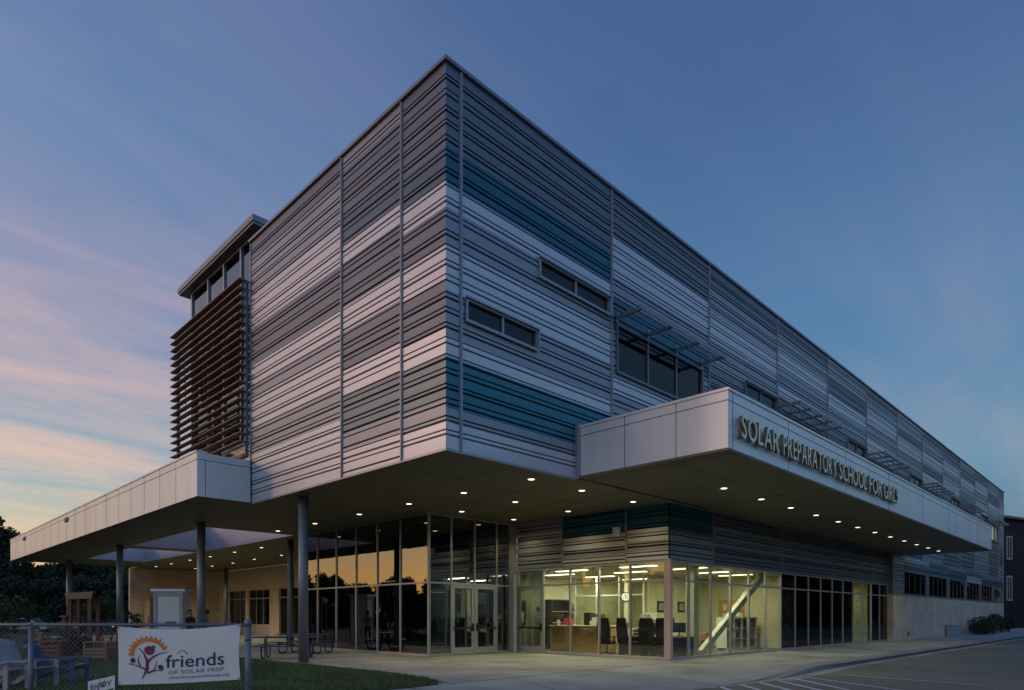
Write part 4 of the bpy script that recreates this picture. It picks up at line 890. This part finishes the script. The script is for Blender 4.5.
def crate(u, D, w, d, h, m, lab, name='wooden_crate', cat='crate', rz=0):
    p = at(u, D); t = empty(name, (p.x, p.y, .14), YAW - R(90) + rz, True); tag(t, lab, cat)
    q = MB()
    for s in (-1, 1):
        for e in (-1, 1): q.box((s * w/2 - .03, e * d/2 - .03, 0), (s * w/2 + .03, e * d/2 + .03, h - .03))
    q.build('leg', M[m], t)
    q = MB(); n = max(2, int(d / .11))
    for i in range(n): y = -d/2 + d * (i + .5) / n; q.box((-w/2 - .05, y - d/n*.42, h - .03), (w/2 + .05, y + d/n*.42, h))
    q.build('top', M[m], t)
    q = MB()
    for z in [.08 + k * .12 for k in range(int((h - .15) / .12))]: q.box((-w/2, -d/2 - .05, z), (w/2, -d/2 - .031, z + .09)); q.box((-w/2 - .05, -d/2, z), (-w/2 - .031, d/2, z + .09)); q.box((w/2 + .031, -d/2, z), (w/2 + .05, d/2, z + .09))
    q.build('slats', M[m], t); return t
crate(100, 22, .72, .5, .62, 'rawwood', 'raw timber bench with open pallet sides on the grass', 'pallet_bench', 'bench')
crate(53, 19, .75, .5, .75, 'redwood', 'reddish timber box behind the blue garden chair', 'timber_box', 'box')
crate(40, 21, .28, .3, .95, 'rawwood', 'small pale timber crate standing behind the fence post')
crate(115, 24, .6, .5, .7, 'redwood', 'dark reddish planter box partly hidden by the banner', 'planter_box', 'planter')
p = at(80, 33); ab = empty('timber_arbour', (p.x, p.y, .13), YAW - R(90), True); tag(ab, 'reddish timber arbour frame with a pale top beam on the lawn', 'arbour')
for x in (-.5, .5): MB().box((x - .09, -.06, 0), (x + .09, .06, 2.35)).build('post', M['redwood'], ab)
for x in (-.5, .5): MB().box((x - .09, .6, 0), (x + .09, .72, 2.35)).build('post', M['redwood'], ab)
MB().prism([(-.72, 2.62), (.72, 2.72), (.66, 2.36), (-.58, 2.32)], lambda p_: (p_[0], -.12, p_[1]), lambda p_: (p_[0], -.07, p_[1])).build('top_beam', M['rawwood'], ab)
MB().box((-.6, -.06, 2.36), (.6, .7, 2.42)).build('roof_board', M['redwood'], ab)
p = at(65, 31); t = empty('timber_post', (p.x, p.y, .13), YAW - R(90), True); tag(t, 'short timber post with a flat cap left of the arbour', 'post'); MB().box((-.1, -.1, 0), (.1, .1, 1.45)).build('post', M['redwood'], t); MB().box((-.17, -.17, 1.45), (.17, .17, 1.5)).build('cap', M['rawwood'], t)
# garden planting around the arbour
def leafball(name, u, D, w, h, n, m, lab, cat='shrub', z0=.1, leaf=.1, group=None):
    p = at(u, D); t = empty(name, (p.x, p.y, z0)); t['_local'] = 1; tag(t, lab, cat, group); q = MB(); rr_ = random.Random(int(u * 13 + D))
    blobs = [(rr_.uniform(-w/2, w/2) * .7, rr_.uniform(-w/2, w/2) * .7, rr_.uniform(.3, .8) * h, rr_.uniform(.25, .4) * min(w, h)) for _ in range(7)]
    for i in range(n):
        b = rr_.choice(blobs); d = Vector((rr_.gauss(0, 1), rr_.gauss(0, 1), rr_.gauss(0, 1))).normalized() * b[3] * rr_.uniform(.6, 1.1); c_ = Vector((b[0], b[1], b[2])) + d; c_.z = max(.02, c_.z)
        e = [Vector((rr_.gauss(0, leaf), rr_.gauss(0, leaf), rr_.gauss(0, leaf))) for _ in range(3)]; q.face([c_ + e_ for e_ in e])
    q.build('foliage', M[m], t); q = MB()
    for b in blobs[:4]: q.tube([(0, 0, 0), (b[0] * .6, b[1] * .6, b[2] * .6), (b[0], b[1], b[2])], [.03, .02, .01], 5)
    q.build('stem', M['bark'], t)
leafball('shrub', 76, 27, 1.4, .9, 900, 'leafd', 'low dark bush at the foot of the arbour', leaf=.05)
leafball('shrub', 98, 40, 2.2, 2.6, 1500, 'leafm', 'green bush between the arbour and the middle column', leaf=.08)
leafball('shrub', 2, 45, 4.0, 3.2, 2200, 'leafm', 'bright green bush at the left edge of the photo', leaf=.1)
leafball('shrub', 60, 26, 1.2, .6, 600, 'leafr', 'brownish low plant beside the short timber post', leaf=.05)
leafball('shrub', 134, 44, 1.0, 2.2, 700, 'leafd', 'narrow dark shrub at the corner of the tan brick wing', leaf=.06)
# kiosk
p = at(173, 29); kk = empty('white_booth', (p.x, p.y, .13), YAW - R(90) + R(5), True); tag(kk, 'white free-standing booth with a flat cap under the left canopy', 'booth')
MB().box((-.6, -.42, 0), (.6, .42, 2.55)).build('body', M['white'], kk)
MB().box((-.72, -.54, 2.55), (.72, .54, 2.66)).build('cap', M['white'], kk)
MB().box((-.62, -.48, 0), (-.5, -.421, 2.5)).box((.5, -.48, 0), (.62, -.421, 2.5)).box((-.5, -.48, 2.36), (.5, -.421, 2.5)).build('trim', M['whitewood'], kk)
MB().box((-.44, -.445, .1), (.44, -.422, 2.3)).build('door', M['banner'], kk)
MB().box((-.1, -.46, 1.18), (.3, -.446, 1.24)).build('slot', M['black'], kk)
MB().box((-.38, -.462, 2.1), (-.2, -.448, 2.24)).box((-.12, -.462, 2.1), (-.02, -.448, 2.24)).build('lettering_plate', M['lamp'] if False else M['white'], kk)
p = at(153, 31); t = empty('brown_panel', (p.x, p.y, .13), YAW - R(90), True); tag(t, 'narrow brown upright board left of the white booth', 'board'); MB().box((-.13, -.03, 0), (.13, .03, 2.35)).build('board', M['redwood'], t); MB().box((-.3, -.15, 0), (.3, .15, .06)).build('foot', M['redwood'], t)
t = empty('wall_mural', (8.3, 46.05, .3)); tag(t, 'framed mural with swirling lines on the tan brick wall', 'mural'); MB().box((7.0, 46.03, .4), (9.6, 46.08, 2.95)).build('panel', M['tan'], t)
q = MB()
for a, b in (((6.95, 46.0, .4), (6.95, 46.0, 3.0)), ((9.65, 46.0, .4), (9.65, 46.0, 3.0)), ((6.95, 46.0, 3.0), (9.65, 46.0, 3.0))): q.bar(a, b, .08)
q.build('frame', M['oak'], t); q = MB()
for k, (cx_, r) in enumerate(((7.7, .45), (8.7, .5), (8.3, .3))): q.tube([(cx_ + r * math.cos(t_ * .5), 46.0, 1.3 + .25 * k + r * math.sin(t_ * .5)) for t_ in range(11)], .035, 5)
q.build('line_art', M['redwood'], t)
MB().box((7.0, 45.99, 2.55), (9.0, 46.029, 2.65)).build('strip', M['white'], t)

# picnic table
p = at(288, 23.2); pt = empty('picnic_table', (p.x, p.y, .124), YAW - R(90) + R(10), True); tag(pt, 'blue coated steel picnic table with tubular legs on the pavement', 'picnic table')
MB().box((-1.15, -.37, .72), (1.15, .37, .76)).build('tabletop', M['bluemetal'], pt, bevel=.015)
for s in (-1, 1):
    MB().box((-1.15, s * .75 - .13, .43), (1.15, s * .75 + .13, .465)).build('bench_seat', M['bluemetal'], pt, bevel=.01)
def arcpts(cx_, cz, r, a0, a1, n=6): return [(cx_ + r * math.cos(R(a0 + (a1 - a0) * i / n)), cz + r * math.sin(R(a0 + (a1 - a0) * i / n))) for i in range(n + 1)]
for x in (-.75, .75):
    prof = [(-.80, .43)] + arcpts(-.62, .18, .15, 180, 270) + arcpts(-.32, .18, .15, 270, 360) + [(-.17, .7)]
    for s in (-1, 1): MB().tube([(x, s * a, b) for a, b in prof], .028, 8).build('leg', M['bluemetal'], pt, smooth=True)
    MB().tube([(x, -.75, .40), (x, .75, .40)], .02, 8).build('crossbar', M['bluemetal'], pt)
pt2 = copy_tree(pt); p = at(306, 26.5); pt2.location = (p.x, p.y, .124); pt2.rotation_euler = (0, 0, YAW - R(90) - R(12)); pt2['label'] = 'blue steel picnic table farther back, half behind the front column'
pt['label'] = 'blue steel picnic table nearest the banner, left of the front column'; pt['group'] = pt2['group'] = 'picnic tables under the canopy'
# litter/meter boxes by the brick wall
t = empty('utility_box', (48.5, -.35, .12)); tag(t, 'low grey utility cabinet against the tan brick wall', 'cabinet'); MB().box((47.6, -.6, .12), (49.6, -.1, .9)).build('body', M['cover'], t, bevel=.02); MB().box((47.58, -.62, .9), (49.62, -.08, .94)).build('lid', M['cover'], t)
t = empty('hose_bib', (37.6, -.05, .5)); tag(t, 'small dark fitting low on the brick wall beyond the glass', 'tap'); MB().box((37.5, -.06, .4), (37.75, -.031, .6)).build('plate', M['black'], t); MB().tube([(37.62, -.06, .5), (37.62, -.16, .5), (37.62, -.18, .44)], .02, 8).build('spout', M['black'], t)
# hedge at the end of the brick wall
hl = ['dark bush against the brick wall, nearest the entrance', 'rounded dark bush second along the brick wall', 'taller dark bush in the middle of the wall planting', 'dark bush next to last along the brick wall', 'dark bush at the far end of the brick wall']
for i, x in enumerate((54, 57.5, 61, 65, 69)):
    t = empty('shrub', (x, -1.0, .1)); t['_local'] = 1; tag(t, hl[i], 'shrub', 'bushes along the brick wall'); q = MB(); rr_ = random.Random(40 + i); h = (1.5, 1.3, 1.9, 1.6, 1.8)[i]
    bl = [(rr_.uniform(-1.5, 1.5), rr_.uniform(-.3, .3), rr_.uniform(.3, .75) * h, rr_.uniform(.35, .55)) for _ in range(9)]
    for _ in range(1400):
        b = rr_.choice(bl); d = Vector((rr_.gauss(0, 1), rr_.gauss(0, 1), rr_.gauss(0, 1))).normalized() * b[3] * rr_.uniform(.6, 1.15); c_ = Vector(b[:3]) + d; c_.z = max(c_.z, .02)
        q.face([c_ + Vector((rr_.gauss(0, .06), rr_.gauss(0, .06), rr_.gauss(0, .06))) for _ in range(3)])
    q.build('foliage', M['leafd'], t); q = MB()
    for b in bl[:5]: q.tube([(b[0] * .5, 0, 0), (b[0], b[1], b[2])], .03, 5)
    q.build('stem', M['bark'], t)

# ------------------------------------------------------------------ people
def person(u, D, face, lab, cloth, lean=0.0, h=1.7):
    p = at(u, D); t = empty('person', (p.x, p.y, .124), face, True); tag(t, lab, 'person'); k = h / 1.75
    J = {'pel': (0, 0, .95), 'sp': (0, .01, 1.15), 'ch': (0, .0, 1.35), 'nk': (0, 0, 1.47), 'hd0': (0, .02, 1.54), 'hd': (0, .03, 1.63), 'hd2': (0, .02, 1.70)}
    V = []; E = []; RD = []; idx = {}
    def add(n, pos, r, par=None):
        idx[n] = len(V); V.append(tuple(c * k for c in pos)); RD.append(r * k)
        if par is not None: E.append((idx[par], idx[n]))
    add('pel', (0, 0, .95), (.15)); add('sp', (0, 0, 1.12), .125, 'pel'); add('ch', (0, 0, 1.33), .15, 'sp'); add('nk', (0, 0, 1.47), .055, 'ch'); add('h0', (0, .015, 1.56), .085, 'nk'); add('h1', (0, .02, 1.65), .09, 'h0'); add('h2', (0, .01, 1.71), .06, 'h1')
    for s, n in ((-1, 'l'), (1, 'r')):
        add(n + 'hip', (s * .1, 0, .88), .1, 'pel'); add(n + 'kn', (s * .11, .02, .5), .062, n + 'hip'); add(n + 'an', (s * .11, -.02, .09), .042, n + 'kn'); add(n + 'ft', (s * .13, .14, .04), .035, n + 'an')
        add(n + 'sh', (s * .19, 0, 1.4), .062, 'ch'); add(n + 'el', (s * .25, .0 if s < 0 else .06, 1.12), .045, n + 'sh'); add(n + 'wr', (s * .22, .16 if s > 0 else .08, .9 if s < 0 else 1.05), .03, n + 'el'); add(n + 'ha', (s * .2, .22 if s > 0 else .11, .8 if s < 0 else 1.08), .032, n + 'wr')
    me = bpy.data.meshes.new('body'); me.from_pydata(V, E, []); o = bpy.data.objects.new('body', me); col.objects.link(o)
    md = o.modifiers.new('skin', 'SKIN'); 
    if not me.skin_vertices: me.skin_vertices.new() if hasattr(me.skin_vertices, 'new') else None
    bpy.context.view_layer.objects.active = o
    for i, sv in enumerate(me.skin_vertices[0].data): sv.radius = (RD[i], RD[i] * (.72 if i in (0, 1, 2) else 1)); sv.use_root = i == 0
    o.modifiers.new('sub', 'SUBSURF').levels = 2; o.modifiers['sub'].render_levels = 2
    dg = bpy.context.evaluated_depsgraph_get(); dg.update(); m2_ = bpy.data.meshes.new_from_object(o.evaluated_get(dg)); bpy.data.objects.remove(o, do_unlink=True)
    m2_.materials.clear()
    for mm in (M[cloth], M['skin'], M['cloth']): m2_.materials.append(mm)
    for pg in m2_.polygons: c_ = pg.center / k; pg.material_index = 1 if (c_.z > 1.47 or (abs(c_.x) > .17 and c_.z < .88 and c_.z > .7) ) else (2 if c_.z < .92 else 0); pg.use_smooth = True
    o = bpy.data.objects.new('body', m2_); col.objects.link(o); o.parent = t
    q = MB()
    for i in range(10):
        for j in range(8):
            def hp(a, b): th = R(-80 + a * 17); ph = R(b * 45); return (k * .112 * math.cos(th) * math.cos(ph), k * (-.015 + .122 * math.cos(th) * math.sin(ph)), k * (1.66 + .115 * math.sin(th) - (.0)))
            if math.sin(R(j * 45 + 22)) > .3 and i < 7: continue
            q.face([hp(i, j), hp(i + 1, j), hp(i + 1, j + 1), hp(i, j + 1)])
    q.build('hair', M['hair'], t, smooth=True)
    return t
person(190, 27.5, R(200), 'person in dark clothes standing right of the white booth', 'cloth', h=1.75)
person(206, 28.3, R(60), 'person in a grey top behind the left canopy column', 'cloth2', h=1.76)

# ------------------------------------------------------------------ parked cars
def car(u, D, rz, m, lab):
    p = at(u, D); t = empty('parked_car', (p.x, p.y, 0), rz, True); tag(t, lab, 'car', 'cars parked beyond the lawn')
    side = [(-2.2, .35), (-2.25, .7), (-2.1, .9), (-1.5, .95), (-.9, 1.42), (.6, 1.45), (1.25, 1.0), (2.0, .88), (2.25, .65), (2.2, .35)]
    MB().prism(side, lambda q: (q[0], -.88, q[1]), lambda q: (q[0], .88, q[1])).build('body', M[m], t, bevel=.06)
    win = [(-1.35, .97), (-.85, 1.36), (.55, 1.38), (1.08, 1.0)]
    for s in (-1, 1): MB().prism(win, lambda q: (q[0], s * .885, q[1]), lambda q: (q[0], s * .875, q[1])).build('window', M['black'], t)
    MB().prism([(-.75, 0), (.75, 0), (.65, 1), (-.65, 1)], lambda q: (1.26 - .62 * q[1], q[0], 1.02 + .42 * q[1]), lambda q: (1.24 - .62 * q[1], q[0], 1.0 + .42 * q[1])).build('windscreen', M['black'], t)
    for x in (-1.35, 1.4):
        for s in (-1, 1):
            w = MB().tube([(x, s * .72, .33), (x, s * .9, .33)], .33, 18).build('wheel', M['rubber'], t); MB().tube([(x, s * .9, .33), (x, s * .91, .33)], .2, 14).build('rim', M['galv'], w)
    for s in (-1, 1): MB().box((2.2, s * .65 - .2, .62), (2.27, s * .65 + .2, .78)).build('headlight', M['white'], t)
car(26, 62, YAW - R(90) + R(8), 'car', 'silver car parked far beyond the lawn at the left'); car(98, 68, YAW + R(70), 'car2', 'dark blue car parked between the arbour and the banner')
p = at(112.5, 45); lt = empty('path_lamp', (p.x, p.y, .1)); lt['_local'] = 1; tag(lt, 'small amber lamp glowing beside the middle column', 'lamp'); MB().tube([(0, 0, 0), (0, 0, .78)], .04, 8).build('post', M['black'], lt); MB().tube([(0, 0, .78), (0, 0, .85), (0, 0, .98), (0, 0, 1.04)], [.05, .12, .12, .04], 12).build('globe', M['amber'], lt)
for (u, D, lab) in ((78, 40, 'white garden lantern left of the arbour foot'), (83, 33, 'low white garden lantern under the arbour')):
    p = at(u, D); t = empty('garden_lantern', (p.x, p.y, .1)); t['_local'] = 1; tag(t, lab, 'lantern'); zz = .75 if D == 40 else .35; MB().tube([(0, 0, 0), (0, 0, zz)], .025, 8).build('stake', M['galv'], t); MB().tube([(0, 0, zz), (0, 0, zz + .06), (0, 0, zz + .2), (0, 0, zz + .26)], [.04, .13, .13, .05], 12).build('shade', M['white'], t)

# ------------------------------------------------------------------ trees
def tree_proto(seed, h, w, n, m, leaf=.35, low=.2):
    rr_ = random.Random(seed); t = empty('tree', (0, 0, 0)); t['_local'] = 1
    q = MB(); q.tube([(0, 0, 0), (.1, 0, h * .25), (0, .15, h * .5), (.1, .1, h * .8)], [.32, .25, .17, .05], 9)
    blobs = []
    for i in range(26):
        a = rr_.uniform(0, 6.28); zz = rr_.uniform(low, .95) * h; rad = w * .5 * (1 - abs(zz / h - .45) * (1.15 if low > .1 else .8)) * rr_.uniform(.35, 1); blobs.append((rad * math.cos(a), rad * math.sin(a), zz, rr_.uniform(.09, .17) * w))
    for b in blobs[:12]: q.tube([(0, 0, max(.2 * h, b[2] * .6)), (b[0] * .5, b[1] * .5, b[2] * .85), b[:3]], [.1, .06, .02], 6)
    q.build('trunk', M['bark'], t); q = MB()
    for i in range(n):
        b = rr_.choice(blobs); d = Vector((rr_.gauss(0, 1), rr_.gauss(0, 1), rr_.gauss(0, .85))).normalized() * b[3] * rr_.uniform(.55, 1.2) ** 1; c_ = Vector(b[:3]) + d
        e1 = Vector((rr_.gauss(0, 1), rr_.gauss(0, 1), rr_.gauss(0, 1))).normalized() * leaf * rr_.uniform(.5, 1); e2 = e1.cross(Vector((rr_.gauss(0, 1), rr_.gauss(0, 1), rr_.gauss(0, 1)))).normalized() * leaf * .45
        q.face([c_ - e1, c_ + e2, c_ + e1, c_ - e2])
    q.build('crown', M[m], t); return t
protos = [tree_proto(1, 11, 9, 7000, 'leafd'), tree_proto(2, 9, 8, 6000, 'leafd'), tree_proto(3, 12, 8, 6500, 'leafm'), tree_proto(4, 9, 9, 9000, 'leafd', .4, .06)]
used = [False] * 4
def place(k, x, y, s, rz, lab, group):
    if not used[k]: o = protos[k]; used[k] = True
    else: o = copy_tree(protos[k])
    o.location = (x, y, -.05); o.scale = (s, s, s); o.rotation_euler = (0, 0, rz); tag(o, lab, 'tree', group); return o
TL = [(-25, 78, 0, 1.25), (-3, 88, 2, 1.08), (14, 95, 1, .85), (34, 86, 0, .80), (56, 92, 1, 1.0), (78, 84, 0, .82), (96, 96, 1, 1.05), (114, 90, 2, .8), (132, 98, 0, .9), (47, 70, 1, .62), (88, 72, 1, .66), (122, 74, 1, .7), (8, 68, 1, .62), (150, 100, 1, 1.1)]
labs = ['dark tree just past the left edge of the photo', 'tallest dark tree at the left edge rising to the canopy end', 'rounded dark tree right of the tall one at the left edge', 'dark tree in front of the canopy end, fourth from the left', 'broad dark tree below the far end of the left canopy', 'dark tree behind the first far canopy column', 'dark tree behind the timber arbour', 'paler tree between the arbour and the middle column', 'dark tree beside the corner of the tan brick wing', 'small dark tree in front of the row left of the arbour', 'small dark tree seen between the arbour posts', 'small dark tree just left of the brick wing corner', 'small dark tree low at the left edge of the photo', 'dark tree mostly hidden behind the tan brick wing']
for (u, D, k, s), lb in zip(TL, labs):
    p = at(u, D); place(k, p.x, p.y, s, rnd.uniform(0, 6.28), lb, 'dark trees beyond the lawn')
# trees across the field, mirrored in the lobby glass; trees across the street
for i in range(40):
    a = R(98 + i * 1.7); d = 78 + 6 * math.sin(i * 2.1); k = 3 if i % 4 else (0, 2)[i % 2]; sc_ = (.80 + .07 * math.sin(i * 5.3) + .28 * (i in (28, 29, 30, 33, 36)) - (.06 if k == 3 else .1))
    place(k, 5 + d * math.cos(a), 12 + d * math.sin(a), sc_, i * 1.3, 'dark tree in the row mirrored in the lobby glass', 'tree row mirrored in the lobby glass')
for i in range(26):
    x = -8 + i * 7.8; place((3, 3, 2, 3, 0)[i % 5], x, (-44 if x < 30 else -27) - 3 * math.sin(i * 1.7), ((1.15 if i % 5 in (0, 1, 3) else .95) + .12 * math.sin(i * 3)) * (1 if x < 30 else .85 if x < 80 else 1.25), i * 2.1, 'dark street tree mirrored in the long shopfront glass', 'street trees mirrored in the shopfront')

# ------------------------------------------------------------------ old brick building at the right
p = at(1000, 80); ob = empty('brick_house', (p.x, p.y, 0), YAW - R(90) + R(28), True); tag(ob, 'old dark red brick building with white windows behind the right end', 'building')
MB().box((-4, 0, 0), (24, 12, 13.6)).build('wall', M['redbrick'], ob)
MB().prism([(0, 0), (1, 0), (1, 1), (0, 1)], lambda p: (-4.6 + 29 * p[0], -.5 + 13 * p[1], 13.6), lambda p: (-1.6 + 23 * p[0], 4 + 4 * p[1], 15.2)).build('roof', mat('old roof', (.10, .035, .025), .8, 0, .2, 2), ob)
for z0, hh in ((3.5, 3.1), (8.6, 2.9)):
    for x in (1.4, 6.0, 10.6, 15.2):
        w = MB().box((x, -.12, z0), (x + .14, .05, z0 + hh)).box((x + 1.1, -.12, z0), (x + 1.24, .05, z0 + hh)).box((x + .14, -.12, z0 + hh - .2), (x + 1.1, .05, z0 + hh)).box((x + .14, -.12, z0), (x + 1.1, .05, z0 + .2)).box((x + .55, -.1, z0 + .2), (x + .67, .05, z0 + hh - .2)).build('window', M['whitewood'], ob)
        MB().box((x + .14, -.03, z0 + .2), (x + 1.1, -.02, z0 + hh - .2)).build('pane', M['tint'], w)
